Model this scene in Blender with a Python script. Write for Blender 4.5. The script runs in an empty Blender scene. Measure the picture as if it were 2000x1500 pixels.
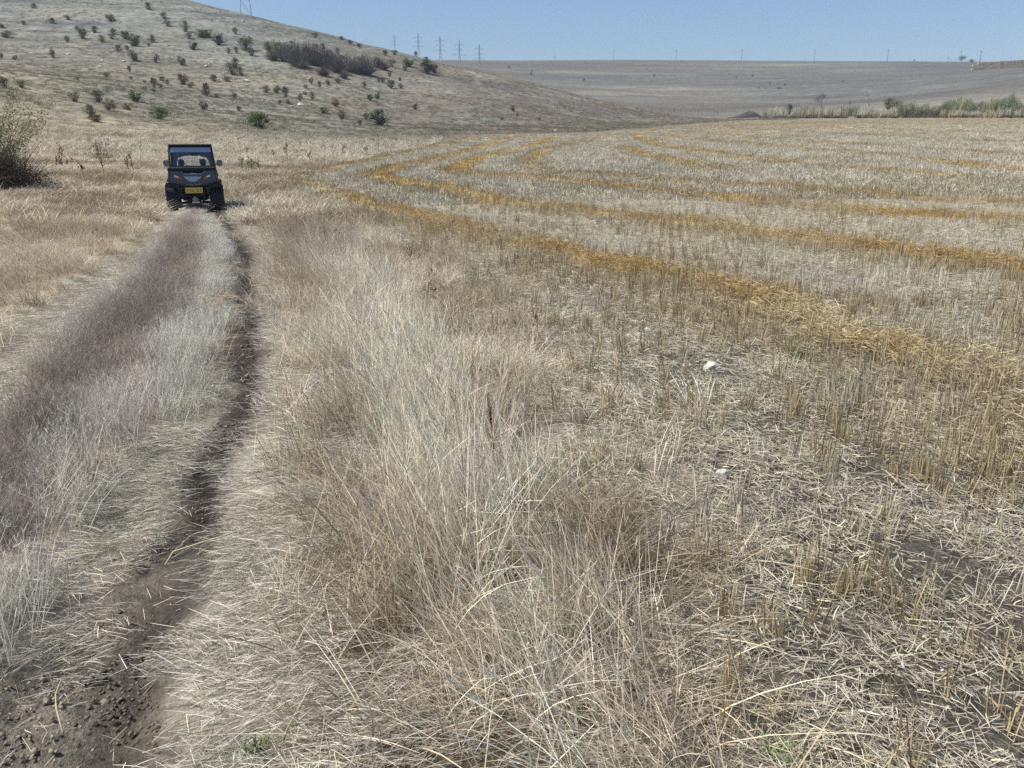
import bpy, math, random
import numpy as np
from mathutils import Vector, Matrix

S = bpy.context.scene
R = math.radians
random.seed(7)
rng = np.random.default_rng(11)

# ------------------------------------------------------------------ camera
F = 1510.0                       # focal length in photo pixels (photo 2000 x 1500)
V0 = 270.0                       # eye level row
EYE = 1.65
TP = (750 - V0) / F
P = math.atan(TP)
CP, SP = math.cos(P), math.sin(P)
cam = bpy.data.cameras.new('camera')
camo = bpy.data.objects.new('camera', cam)
S.collection.objects.link(camo)
cam.sensor_width = 36
cam.lens = 36 * F / 2000
cam.clip_start = 0.05
cam.clip_end = 20000
camo.location = (0, 0, EYE)
camo.rotation_euler = (math.pi / 2 - P, 0, 0)
S.camera = camo

# ------------------------------------------------------------------ light
SUN_EL, SUN_AZ = 56, -98         # azimuth clockwise from +Y
w = bpy.data.worlds.new('World'); S.world = w; w.use_nodes = True
nt = w.node_tree
bg = nt.nodes['Background']
sky = nt.nodes.new('ShaderNodeTexSky')
sky.sky_type = 'NISHITA'
sky.sun_disc = False
sky.sun_elevation = R(SUN_EL)
sky.sun_rotation = R(SUN_AZ)
sky.altitude = 0
sky.air_density = 1.0
sky.dust_density = 1.0
sky.ozone_density = 7.0
nt.links.new(sky.outputs[0], bg.inputs[0])
bg.inputs[1].default_value = 0.078
sl = bpy.data.lights.new('sun', 'SUN')
sl.energy = 3.7
sl.angle = R(14)
sl.color = (1.0, 0.975, 0.92)
so = bpy.data.objects.new('sun', sl)
S.collection.objects.link(so)
sd = Vector((math.sin(R(SUN_AZ)) * math.cos(R(SUN_EL)), math.cos(R(SUN_AZ)) * math.cos(R(SUN_EL)), math.sin(R(SUN_EL))))
so.rotation_euler = sd.to_track_quat('Z', 'Y').to_euler()
so.location = sd * 50
S.view_settings.view_transform = 'Standard'
S.view_settings.look = 'None'
S.view_settings.exposure = 0.7
S.view_settings.gamma = 1.0
S.cycles.max_bounces = 5
S.cycles.diffuse_bounces = 2
S.cycles.glossy_bounces = 2
S.cycles.transmission_bounces = 3
S.cycles.transparent_max_bounces = 8
S.cycles.volume_bounces = 0
S.cycles.use_denoising = False

# ------------------------------------------------------------------ numpy noise
def _hash(ix, iy, seed):
    h = (ix.astype(np.int64) * 374761393 + iy.astype(np.int64) * 668265263 + seed * 1442695041) & 0xFFFFFFFF
    h = ((h ^ (h >> 13)) * 1274126177) & 0xFFFFFFFF
    h = (h ^ (h >> 16)) & 0xFFFFFFFF
    return h.astype(np.float64) / 4294967295.0
def vnoise(x, y, seed=0):
    x = np.asarray(x, float); y = np.asarray(y, float)
    ix = np.floor(x); iy = np.floor(y)
    fx = x - ix; fy = y - iy
    fx = fx * fx * (3 - 2 * fx); fy = fy * fy * (3 - 2 * fy)
    a = _hash(ix, iy, seed); b = _hash(ix + 1, iy, seed)
    c = _hash(ix, iy + 1, seed); d = _hash(ix + 1, iy + 1, seed)
    return (a * (1 - fx) + b * fx) * (1 - fy) + (c * (1 - fx) + d * fx) * fy
def fbm(x, y, seed=0, o=4):
    s = 0; a = 0.5; t = 0
    for i in range(o):
        s = s + a * vnoise(x * 2 ** i + 17.3 * i, y * 2 ** i - 9.1 * i, seed + i * 7); t += a; a *= 0.5
    return s / t
def smooth(a, b, x):
    t = np.clip((x - a) / (b - a), 0, 1); return t * t * (3 - 2 * t)

# ------------------------------------------------------------------ terrain heights
# per azimuth column: the row on which ground at distance K shows from the eye height
K = np.array([22, 30, 40, 55, 75, 100, 130, 170, 220, 300, 400, 550, 750, 1050, 1500, 4000], float)
U = np.array([-600, 0, 200, 400, 600, 800, 1000, 1200, 1400, 1600, 1800, 2000, 2600], float)
T = np.array([
 [395,345,315,285,235,170,135,118, 75,-40,-90, 20,100,150,180,230],
 [395,345,315,285,240,180,138,122, 74,-30,-80, 20,100,150,180,230],
 [398,350,322,297,262,218,172,138, 84,-10,-50, 40,105,150,180,230],
 [404,362,330,300,270,240,205,160, 98,  6,  0, 80,120,150,180,230],
 [405,362,333,305,282,255,226,182,122, 52, 80,110,125,130,160,230],
 [402,357,328,303,283,268,250,218,168,105,135,140,128,118,140,220],
 [398,352,323,300,281,266,254,233,202,152,185,180,148,118,140,220],
 [394,348,318,296,278,264,254,246,236,202,215,195,158,117,140,220],
 [392,346,315,291,272,257,247,240,236,232,222,200,160,118,140,220],
 [390,343,311,286,265,250,241,235,230,222,213,195,158,119,140,220],
 [388,340,307,281,260,245,237,231,226,215,200,178,146,120,142,220],
 [387,338,305,278,257,243,235,229,222,205,180,153,132,121,145,220],
 [387,338,305,278,257,243,235,229,222,205,180,153,132,121,145,220]], float)
def v2s(v):
    t = (750 - v) / F
    return (t * CP - SP) / (CP + t * SP)
HT = EYE + v2s(T) * K[None, :]
# prepend near knots
KN = np.concatenate([[0.5, 4, 9, 14], K])
near = np.zeros((len(U), 4)); near[:, 3] = HT[:, 0] * 0.45; near[:, 2] = HT[:, 0] * 0.12
HT = np.concatenate([near, HT], 1)
def pchip(x, y, xi):
    """monotone cubic along last axis of y"""
    h = np.diff(x); d = np.diff(y, axis=-1) / h
    m = np.zeros_like(y)
    w1 = 2 * h[1:] + h[:-1]; w2 = h[1:] + 2 * h[:-1]
    with np.errstate(divide='ignore', invalid='ignore'):
        mm = (w1 + w2) / (w1 / d[..., :-1] + w2 / d[..., 1:])
    mm = np.where(d[..., :-1] * d[..., 1:] > 0, mm, 0)
    m[..., 1:-1] = mm; m[..., 0] = d[..., 0]; m[..., -1] = d[..., -1]
    i = np.clip(np.searchsorted(x, xi) - 1, 0, len(x) - 2)
    t = (xi - x[i]) / h[i]
    y0 = y[..., i]; y1 = y[..., i + 1]; m0 = m[..., i] * h[i]; m1 = m[..., i + 1] * h[i]
    return (2*t**3-3*t**2+1)*y0 + (t**3-2*t**2+t)*m0 + (-2*t**3+3*t**2)*y1 + (t**3-t**2)*m1
LK = np.log(KN)
NL, NU = 700, 500
LF = np.linspace(LK[0], LK[-1], NL)
UF = np.linspace(U[0], U[-1], NU)
sK = pchip(LK, HT / KN[None, :], LF) * np.exp(LF)[None, :]      # (cols, NL) heights
def cubic_u(x, y, xi):       # catmull-rom across columns
    y = y.T
    m = np.gradient(y, x, axis=-1)
    i = np.clip(np.searchsorted(x, xi) - 1, 0, len(x) - 2); h = np.diff(x)
    t = (xi - x[i]) / h[i]
    y0 = y[..., i]; y1 = y[..., i + 1]; m0 = m[..., i] * h[i]; m1 = m[..., i + 1] * h[i]
    return ((2*t**3-3*t**2+1)*y0 + (t**3-2*t**2+t)*m0 + (-2*t**3+3*t**2)*y1 + (t**3-t**2)*m1).T
HG = cubic_u(U, sK, UF)                                         # (NU, NL)
def H0(x, y):
    """smooth ground height"""
    x = np.asarray(x, float); y = np.asarray(y, float)
    yy = np.maximum(y, 0.5)
    u = 1000 + F / CP * x / np.maximum(yy, 6.0)
    fu = np.clip((u - UF[0]) / (UF[-1] - UF[0]) * (NU - 1), 0, NU - 1.001)
    fl = np.clip((np.log(yy) - LF[0]) / (LF[-1] - LF[0]) * (NL - 1), 0, NL - 1.001)
    i = fu.astype(int); j = fl.astype(int); a = fu - i; b = fl - j
    return (HG[i, j]*(1-a) + HG[i+1, j]*a)*(1-b) + (HG[i, j+1]*(1-a) + HG[i+1, j+1]*a)*b
def ray(u, v):
    cx = (u - 1000) / F; cy = (750 - v) / F
    return np.array([cx, CP + cy * SP, -SP + cy * CP])
def cast(u, v, hf=None, ymin=0.8):
    """pixel -> ground point (x, y, z)"""
    hf = hf or H0
    d = ray(u, v)
    ys = np.exp(np.linspace(math.log(ymin), math.log(3900), 1500))
    t = ys / d[1]
    g = EYE + t * d[2] - hf(t * d[0], ys)
    k = np.nonzero(g < 0)[0]
    if len(k) == 0:
        y = 1050.0
    else:
        k = k[0]
        if k == 0: y = ys[0]
        else: y = ys[k-1] + (ys[k] - ys[k-1]) * g[k-1] / (g[k-1] - g[k])
    x = y / d[1] * d[0]
    return float(x), float(y), float(hf(x, y))
def castline(pts):
    return np.array([cast(u, v)[:2] for u, v in pts])

# ------------------------------------------------------------------ lines on the ground
def edge(pts, ext=None):
    """boundary as x(Y)"""
    a = castline(pts); a = a[np.argsort(a[:, 1])]
    return a
B0 = edge([(0,665),(60,610),(130,560),(200,520),(255,480),(290,440),(312,410)])
B1 = edge([(0,800),(60,730),(130,665),(200,600),(270,525),(322,462),(356,408)])
B2 = edge([(-120,1500),(0,1290),(90,1110),(200,960),(262,870),(330,775),(395,680),(440,570),(440,480),(400,408)])
B3 = edge([(330,1500),(335,1350),(345,1180),(425,1000),(470,880),(505,720),(520,600),(515,510),(480,445),(440,410)])
B4 = edge([(640,1500),(640,1320),(610,1150),(600,1000),(600,850),(575,720),(548,600),(530,500),(492,440),(452,405)])
B5 = edge([(1560,1500),(1460,1250),(1390,1050),(1290,850),(1180,720),(1060,610),(960,530),(850,470),(740,425),(640,385),(560,345)])
BD = edge([(200,1500),(265,1300),(335,1130),(400,960),(445,850),(478,720),(492,610),(488,520),(462,450),(428,408)])  # darkest line of the rut
FE = castline([(560,345),(640,328),(720,310),(800,292),(870,277),(930,266),(1080,263),(1200,255),(1330,245),(1440,236),(1600,233),(1800,231),(2000,230)])
def bx(B, y):
    r = np.interp(y, B[:, 1], B[:, 0])
    k0 = (B[1,0]-B[0,0])/(B[1,1]-B[0,1]); k1 = (B[-1,0]-B[-3,0])/(B[-1,1]-B[-3,1])
    r = np.where(y < B[0,1], B[0,0] + k0*np.maximum(y-B[0,1], -2.5), r)
    return np.where(y > B[-1,1], B[-1,0] + k1*(y-B[-1,1]), r)
def field_far(x):
    o = np.argsort(FE[:, 0])
    r = np.interp(x, FE[o, 0], FE[o, 1])
    return np.where(x > FE[:,0].max(), FE[:,1].max(), r)
STRIPS = [
 ([(930,268),(870,284),(780,300),(700,318),(620,334),(572,345),(600,360),(700,392),(830,430),(960,462),(1090,495),(1250,535),(1390,562),(1500,598),(1620,655),(1750,690),(1880,722),(2000,775),(2150,850)], 1.0),
 ([(1005,268),(955,285),(850,311),(765,333),(738,345),(775,356),(850,364),(900,376),(1000,396),(1130,411),(1200,420),(1330,432),(1500,457),(1700,490),(1900,517),(2000,530),(2200,560)], 0.9),
 ([(1085,271),(1040,285),(960,303),(905,322),(890,335),(950,343),(1090,351),(1250,372),(1400,387),(1600,406),(1800,425),(2000,437),(2200,450)], 1.0),
 ([(1165,272),(1080,289),(1042,305),(1046,325),(1080,338),(1220,343),(1330,355),(1500,361),(1700,378),(1900,392),(2000,397),(2200,408)], 0.55),
 ([(1222,286),(1250,299),(1340,320),(1450,332)], 0.7),
 ([(1240,262),(1270,275),(1300,285),(1430,305),(1580,322),(1700,332),(1850,345),(2000,358),(2200,370)], 0.75),
 ([(1300,264),(1500,284),(1660,298),(1740,303)], 0.5),
 ([(1820,313),(1900,325),(2000,333),(2200,345)], 1.0),
 ([(1400,262),(1600,276),(1800,290),(2000,303),(2200,312)], 0.45),
 ([(1430,250),(1600,259),(1800,270),(2000,279),(2200,285)], 0.35),
 ([(1450,243),(1600,248),(1800,255),(2000,262)], 0.3),
 ([(1500,239),(1700,242),(2000,247)], 0.3),
]
STR = [(castline(p), k) for p, k in STRIPS]
def pdist(x, y, L):
    """distance to polyline and arclength parameter, sign (left/right)"""
    best = np.full(x.shape, 1e9); arc = np.zeros(x.shape); sg = np.zeros(x.shape); s0 = 0
    for a, b in zip(L[:-1], L[1:]):
        d = b - a; l = math.hypot(*d)
        if l < 1e-6: continue
        t = np.clip(((x-a[0])*d[0] + (y-a[1])*d[1]) / l**2, 0, 1)
        px = x - (a[0]+t*d[0]); py = y - (a[1]+t*d[1])
        q = np.hypot(px, py); m = q < best
        best = np.where(m, q, best); arc = np.where(m, s0 + t*l, arc)
        sg = np.where(m, np.sign(d[0]*py - d[1]*px), sg)
        s0 += l
    return best, arc, sg
INT = {0: [.4,.5,.5,.5,.6,.4,.7,.9,.8,.35,.9,1,1,.85,.95,.85,.55,.3,.2], 1: [.5,.6,.9,1,1,1,.9,.9,.9,.6,.9,.5,.7,.9,1,.9,.7]}
def smoothline(L, n=4):
    # chaikin
    for _ in range(n - 2):
        q = [L[0]]
        for a, b in zip(L[:-1], L[1:]): q += [a*.75+b*.25, a*.25+b*.75]
        q.append(L[-1]); L = np.array(q)
    return L
STR0 = STR
STR = [(smoothline(L, 3), k) for L, k in STR]
ARC = {i: np.array([float(pdist(np.array([p[0]]), np.array([p[1]]), STR[i][0])[1][0]) for p in STR0[i][0]]) for i in INT}
YEL0 = cast(1580, 640)[:2]

def zones(x, y):
    """soft zone masks at ground points"""
    x = np.asarray(x, float); y = np.asarray(y, float)
    wob = (fbm(x*1.3, y*1.3, 3) - .5)
    fine = (fbm(x*5, y*5, 23) - .5)
    e = np.clip(0.05 + y*0.01, 0.05, .3)
    xx = x + wob*np.clip(.25+y*.02, .2, .8) + fine*.12
    tr = smooth(30, 24, y)                                    # the track fades out behind the buggy
    def right(B, k=1): return smooth(-e*k, e*k, xx - bx(B, y))
    r0, r1, r2, r3, r4 = right(B0), right(B1), right(B2), right(B3, 1.3), right(B4, 2.5)
    xx5 = x + wob*np.clip(.5+y*.03, .5, 1.5)
    r5 = smooth(-e*6, e*5, xx5 - bx(B5, y))
    yf = field_far(x)
    infield = smooth(1.5, -1.5, y - yf + wob*3)
    left_edge = smooth(FE[0,0]-1.5, FE[0,0]+.5, x)
    fld = infield * np.where(y < B5[-1,1], r5, left_edge)
    z = {}
    z['left'] = (1-r0) * 1.0
    z['rutL'] = r0*(1-r1)*tr
    z['mid'] = r1*(1-r2)*tr
    z['dirt'] = r2*(1-r3)*tr
    z['mat'] = r3*(1-r4)*tr
    near_ = np.where(y < B5[-1,1]+2, 1.0, 0)
    z['tall'] = r4*(1-fld)*smooth(60, 36, y)
    z['field'] = fld
    d = x - bx(BD, y)
    z['dark'] = np.exp(-((d + wob*.22)/np.clip(.12+.014*y, .1, .23))**2)*tr
    z['d2'] = x - bx(B2, y)
    w5 = bx(B5, y) - bx(B4, y)
    z['tp'] = np.clip((x - bx(B4, y))/np.maximum(w5, .3), -1, 2)       # 0..1 across the tall grass
    # straw strips
    o = np.zeros(x.shape); br = np.zeros(x.shape); hv = np.zeros(x.shape)
    for i, (L, k) in enumerate(STR):
        q, arc, sg = pdist(x, y, L)
        wd = .21 + .24*fbm(arc*.25, arc*0 + i*9.7, 50+i) + np.clip(y*.005, 0, .5)
        q2 = q + (fbm(x*.9, y*.9, 60+i)-.5)*.7 + fine*.35
        patch = smooth(.40, .60, fbm(arc*.13 + i*31, arc*0+.5, 40+i, 3) + .16*k)
        if i in INT:
            o_ = np.argsort(ARC[i]); k = np.interp(arc, ARC[i][o_], np.array(INT[i])[o_]); patch = .35*patch + .65
        m = smooth(wd, wd*.45, q2) * k * (.12 + .8*patch)
        o = np.maximum(o, m)
        hv = np.maximum(hv, smooth(wd, wd*.3, q2)*patch)
        br = np.maximum(br, smooth(1.35, .4, q + wob*1.2 + sg*.25))
    z['orange'] = o*fld; z['yel'] = np.exp(-(((x-YEL0[0])/.75)**2 + ((y-YEL0[1])/.8)**2)); z['brown'] = br*fld; z['heap'] = hv*fld
    return z

def H(x, y):
    x = np.asarray(x, float); y = np.asarray(y, float)
    h = H0(x, y)
    n = fade = smooth(120, 20, y)
    h = h + (fbm(x*.35, y*.35, 5)-.5)*.16*smooth(400, 60, y)*smooth(1.0, 4, y)
    h = h + (fbm(x*.03, y*.03, 15)-.5)*2.6*smooth(60, 140, y)*smooth(500, 250, y)*smooth(.1, -.15, x/np.maximum(y, 1) - .05)
    tr = smooth(34, 24, y)
    c1 = (bx(B2, y) + bx(B3, y))/2; w1 = np.maximum((bx(B3, y)-bx(B2, y))/2, .25)
    c0 = (bx(B0, y) + bx(B1, y))/2; w0 = np.maximum((bx(B1, y)-bx(B0, y))/2, .3)
    h = h - .10*tr*np.exp(-((x-c1)/w1)**4) - .08*tr*np.exp(-((x-c0)/w0)**4)
    return h
def Hf(x, y):
    """with clods"""
    h = H(x, y)
    z = zones(x, y)
    cl = (fbm(x*16, y*16, 31, 3)-.5)*.05 + (fbm(x*4, y*4, 33, 3)-.5)*.07
    return h + cl*(z['dirt'] + z['rutL']*.5)*smooth(14, 6, y) - .045*z['dark'] + .05*z['heap']*smooth(60, 20, y) , z

# ------------------------------------------------------------------ helpers
COL = S.collection
def tag(o, label=None, cat=None, group=None, kind=None):
    if label: o['label'] = label
    if cat: o['category'] = cat
    if group: o['group'] = group
    if kind: o['kind'] = kind
    return o
def link(o, parent=None):
    COL.objects.link(o)
    if parent: o.parent = parent
    return o
def empty(name, loc=(0,0,0), rz=0, label=None, cat=None, group=None):
    o = bpy.data.objects.new(name, None); o.empty_display_size = .2
    o.location = loc; o.rotation_euler = (0, 0, rz)
    COL.objects.link(o)
    return tag(o, label, cat, group)
def npmesh(name, v, f, mat=None, attrs=None, smooth_=False):
    """v (n,3), f (m,k)"""
    v = np.asarray(v, np.float32); f = np.asarray(f, np.int32)
    me = bpy.data.meshes.new(name)
    me.vertices.add(len(v)); me.vertices.foreach_set('co', v.ravel())
    m, k = f.shape
    me.loops.add(m*k); me.loops.foreach_set('vertex_index', f.ravel())
    me.polygons.add(m)
    me.polygons.foreach_set('loop_start', np.arange(0, m*k, k, dtype=np.int32))
    me.polygons.foreach_set('loop_total', np.full(m, k, np.int32))
    if smooth_: me.polygons.foreach_set('use_smooth', np.ones(m, bool))
    for nm, (ty, arr) in (attrs or {}).items():
        a = me.attributes.new(nm, ty, 'POINT')
        arr = np.asarray(arr, np.float32)
        a.data.foreach_set({'FLOAT': 'value', 'FLOAT_COLOR': 'color', 'FLOAT_VECTOR': 'vector'}[ty], arr.ravel())
    me.update(calc_edges=True)
    if mat: me.materials.append(mat)
    return me

class N:
    """small node-tree writer"""
    def __init__(s, name):
        s.m = bpy.data.materials.new(name); s.m.use_nodes = True
        s.t = s.m.node_tree; s.t.nodes.clear()
        s.out = s.t.nodes.new('ShaderNodeOutputMaterial')
    def n(s, ty, **kw):
        n = s.t.nodes.new(ty)
        for k, v in kw.items():
            if isinstance(k, str) and hasattr(n, k): setattr(n, k, v)
        return n
    def l(s, a, b): s.t.links.new(a, b)
    def noise(s, scale, detail=3, vec=None, rough=.55):
        n = s.n('ShaderNodeTexNoise'); n.inputs['Scale'].default_value = scale
        n.inputs['Detail'].default_value = detail; n.inputs['Roughness'].default_value = rough
        if vec is not None: s.l(vec, n.inputs['Vector'])
        return n.outputs['Fac']
    def mapr(s, src, a, b, c, d):
        n = s.n('ShaderNodeMapRange'); s.l(src, n.inputs[0])
        for i, q in enumerate((a, b, c, d)): n.inputs[i+1].default_value = q
        return n.outputs[0]
    def math(s, op, a, b=None):
        n = s.n('ShaderNodeMath'); n.operation = op
        for i, q in enumerate((a, b)):
            if q is None: continue
            if isinstance(q, (int, float)): n.inputs[i].default_value = q
            else: s.l(q, n.inputs[i])
        return n.outputs[0]
    def mix(s, fac, a, b, mode='MIX'):
        n = s.n('ShaderNodeMix'); n.data_type = 'RGBA'; n.blend_type = mode
        for i, q in ((0, fac), (6, a), (7, b)):
            if isinstance(q, (int, float)): n.inputs[i].default_value = q
            elif isinstance(q, tuple): n.inputs[i].default_value = (*q, 1) if len(q) == 3 else q
            else: s.l(q, n.inputs[i])
        return n.outputs[2]
    def scale(s, col, f):      # colour * scalar
        n = s.n('ShaderNodeVectorMath'); n.operation = 'SCALE'; s.l(col, n.inputs[0])
        if isinstance(f, (int, float)): n.inputs['Scale'].default_value = f
        else: s.l(f, n.inputs['Scale'])
        return n.outputs[0]
    def bsdf(s, col, rough=.8, metal=0, spec=.3, bump=None, bd=.02, bs=.5):
        b = s.n('ShaderNodeBsdfPrincipled')
        if isinstance(col, tuple): b.inputs['Base Color'].default_value = (*col, 1)
        else: s.l(col, b.inputs['Base Color'])
        if isinstance(rough, (int, float)): b.inputs['Roughness'].default_value = rough
        else: s.l(rough, b.inputs['Roughness'])
        b.inputs['Metallic'].default_value = metal
        b.inputs['Specular IOR Level'].default_value = spec
        if bump is not None:
            q = s.n('ShaderNodeBump'); q.inputs['Strength'].default_value = bs; q.inputs['Distance'].default_value = bd
            s.l(bump, q.inputs['Height']); s.l(q.outputs[0], b.inputs['Normal'])
        s.l(b.outputs[0], s.out.inputs[0])
        return b

def simple(name, col, rough=.7, metal=0, spec=.4, var=.25, scale=8, bump=.3):
    m = N(name)
    co = m.n('ShaderNodeTexCoord').outputs['Object']
    nz = m.noise(scale, 4, co)
    c = m.scale(m.mix(0.0, col, col), m.mapr(nz, .25, .75, 1-var, 1+var))
    m.bsdf(c, rough, metal, spec, bump=nz if bump else None, bd=.01, bs=bump)
    return m.m

# ------------------------------------------------------------------ the ground sheet
def srgb(r, g, b, k=1.0):
    c = np.array([r, g, b])/255.0
    return tuple(float(q)*k for q in np.where(c <= .04045, c/12.92, ((c+.055)/1.055)**2.4))
C_LEFT = np.array(srgb(176,160,136)); C_RUT = np.array(srgb(190,182,162)); C_MID = np.array(srgb(140,124,110))
C_DIRT = np.array(srgb(134,125,111)); C_DARK = np.array(srgb(56,50,44)); C_MAT = np.array(srgb(185,178,158))
C_TALL = np.array(srgb(112,96,74)); C_FIELD = np.array(srgb(172,164,146)); C_SOIL = np.array(srgb(58,54,49))
C_ORANGE = np.array(srgb(180,154,102)); C_BROWN = np.array(srgb(150,128,92)); C_HILL = np.array(srgb(134,128,112))
C_GREY = np.array(srgb(120,122,114)); C_TAN = np.array(srgb(158,148,124)); C_FAR = np.array(srgb(98,94,84))
C_DKVEG = np.array(srgb(96,88,84))

def ell(x, y, u, v, ru, rv, pw=2):
    """soft patch on the ground around the spot seen at (u, v)"""
    cx, cy, _ = cast(u, v); ax, ay, _ = cast(u+ru, v); bx_, by, _ = cast(u, v-rv)
    a0 = cx/cy; la = abs((cx + abs(ax-cx))/cy - a0); ll = abs(math.log(by) - math.log(cy))
    ll = max(min(ll, .8), .02)
    q = ((x/np.maximum(y, 1) - a0)/la)**2 + ((np.log(np.maximum(y, 1)) - math.log(cy))/ll)**2
    return np.exp(-q**(pw/2))

def ground_colour(x, y, z, h):
    n1 = fbm(x*.8, y*.8, 71); n2 = fbm(x*.18, y*.18, 72); n3 = fbm(x*4, y*4, 73)
    c = np.zeros(x.shape+(3,))
    far = smooth(34, 70, y)
    hill = C_TAN*(.85) * (1-smooth(70, 130, y))[..., None] + C_HILL*smooth(70, 130, y)[..., None]
    c[:] = hill
    # greyer and browner drifts over the hillside
    g = smooth(.40, .62, fbm(x*.02+3, h*.09, 75))[..., None]
    c = c*(1-.55*g*far[..., None]) + C_GREY*(.55*g*far[..., None])
    g = smooth(.45, .7, fbm(x*.035, h*.2+7, 76))[..., None]*far[..., None]
    c = c*(1 - g*.5) + np.array(srgb(124,112,94))*g*.5
    # tan knoll on the lower left
    k = np.maximum(ell(x, y, 60, 190, 330, 50), ell(x, y, 260, 250, 330, 30))*.9
    k = (k*smooth(190, 120, y))[..., None]
    c = c*(1-k) + C_TAN*.92*k
    # zones near the camera
    for nm, C, v1 in (('left', C_LEFT, .3), ('rutL', C_RUT, .2), ('mid', C_MID, .2), ('mat', C_MAT, .35), ('tall', C_TALL, .3)):
        m = z[nm]*(1-far) if nm == 'left' else z[nm]
        m = m[..., None]
        c = c*(1-m) + C*(1 + v1*(n1-.5)*2)[..., None]*m
    m = z['dirt'][..., None]
    pale = smooth(.42, .6, n1*.7 + n3*.3 + smooth(2, 5, y)*.16 - z['dark']*.3)[..., None]
    st = fbm(x*5, y*22, 101, 4)
    c = c*(1-m) + (C_DIRT*(1-pale) + C_RUT*.85*pale)*m*(.55+.9*st)[..., None]
    m = z['dark'][..., None]*(.55+.45*smooth(.2, .45, n1))[..., None]
    c = c*(1-m) + C_DARK*m
    # field: soil between straw near the camera, straw colour further off
    bare = smooth(14, 5, y)[..., None]
    f = C_FIELD*(.88+.5*(n2-.5))[..., None]
    lines = .5 + .5*np.sin((x*.35 + y)*.0)
    f = f*(1 - z['brown'][..., None]*.75) + C_BROWN*(z['brown'][..., None]*.75)
    f = f*(1 - z['orange'][..., None]) + C_ORANGE*z['orange'][..., None]
    warm = smooth(60, 140, y)[..., None]
    f = f*(1-.45*warm) + np.array(srgb(168,146,102))*.45*warm
    f = f*(1-bare*.8) + C_SOIL*bare*.8
    m = z['field'][..., None]
    c = c*(1-m) + f*(1+.3*(n3-.5))[..., None]*m
    # far country
    fr = smooth(330, 480, y)
    m = fr[..., None]
    band = fbm(x*.004, y*.012, 80)
    fc = C_FAR*(1 + .5*(band-.5)*2*.4)[..., None]
    g = smooth(.5, .65, fbm(x*.006+9, y*.02, 81))[..., None]
    fc = fc*(1-g*.5) + C_GREY*.85*g*.5
    for (u, v, ru, rv, k, C) in ((1820,133,150,5,.9,C_DKVEG*.75),(1750,183,330,8,.85,C_DKVEG*.8),(1350,150,300,5,.45,C_DKVEG),(1650,165,250,5,.5,C_DKVEG),(1250,185,200,5,.5,C_TAN),(1900,188,200,6,.8,C_DKVEG*.9),(1480,176,200,5,.35,C_DKVEG),
            (1250,172,160,3,.6,C_TAN),(1640,132,60,2.5,.5,C_DKVEG),(1860,160,260,8,.4,C_DKVEG),(1250,160,260,6,.3,C_GREY*.8),(1060,139,200,2,.4,C_TAN),(1570,128,120,2,.4,C_TAN),(1000,120,120,1.5,.5,C_DKVEG)):
        q = (ell(x, y, u, v, ru, rv)*k*smooth(.25, .5, fbm(x*.02, y*.03, 90)))[..., None]
        fc = fc*(1-q) + C*q
    c = c*(1-m) + fc*m
    # brown weedy patch at the foot of the spur, dark spur flank
    for (u, v, ru, rv, k, C) in ((1180,207,130,14,.8,np.array(srgb(104,90,76))),(1060,188,160,7,.55,C_DKVEG*1.15),(1330,222,120,6,.6,C_DKVEG),(1460,226,40,5,1,np.array(srgb(70,60,56))),(940,165,110,7,.4,C_DKVEG*1.2)):
        q = (ell(x, y, u, v, ru, rv)*k*smooth(.2, .5, fbm(x*.2, y*.12, 91)))[..., None]
        c = c*(1-q) + C*q
    # rock ledges near the crest of the left hill
    rk = smooth(18, 30, h)*smooth(360, 300, y)*(1-smooth(.02, .25, x/np.maximum(y, 1)+.30))
    led = smooth(.49, .56, fbm(x*.03+h*.05, h*.55, 95, 4)*.6 + fbm(x*.15, h*1.2, 96, 3)*.4)
    q = (rk*led*.9)[..., None]
    c = c*(1-q) + np.array(srgb(80,84,84))*q
    q = (rk*.4)[..., None]
    c = c*(1-q) + C_GREY*.95*q
    return np.clip(c, .01, .9)

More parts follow.
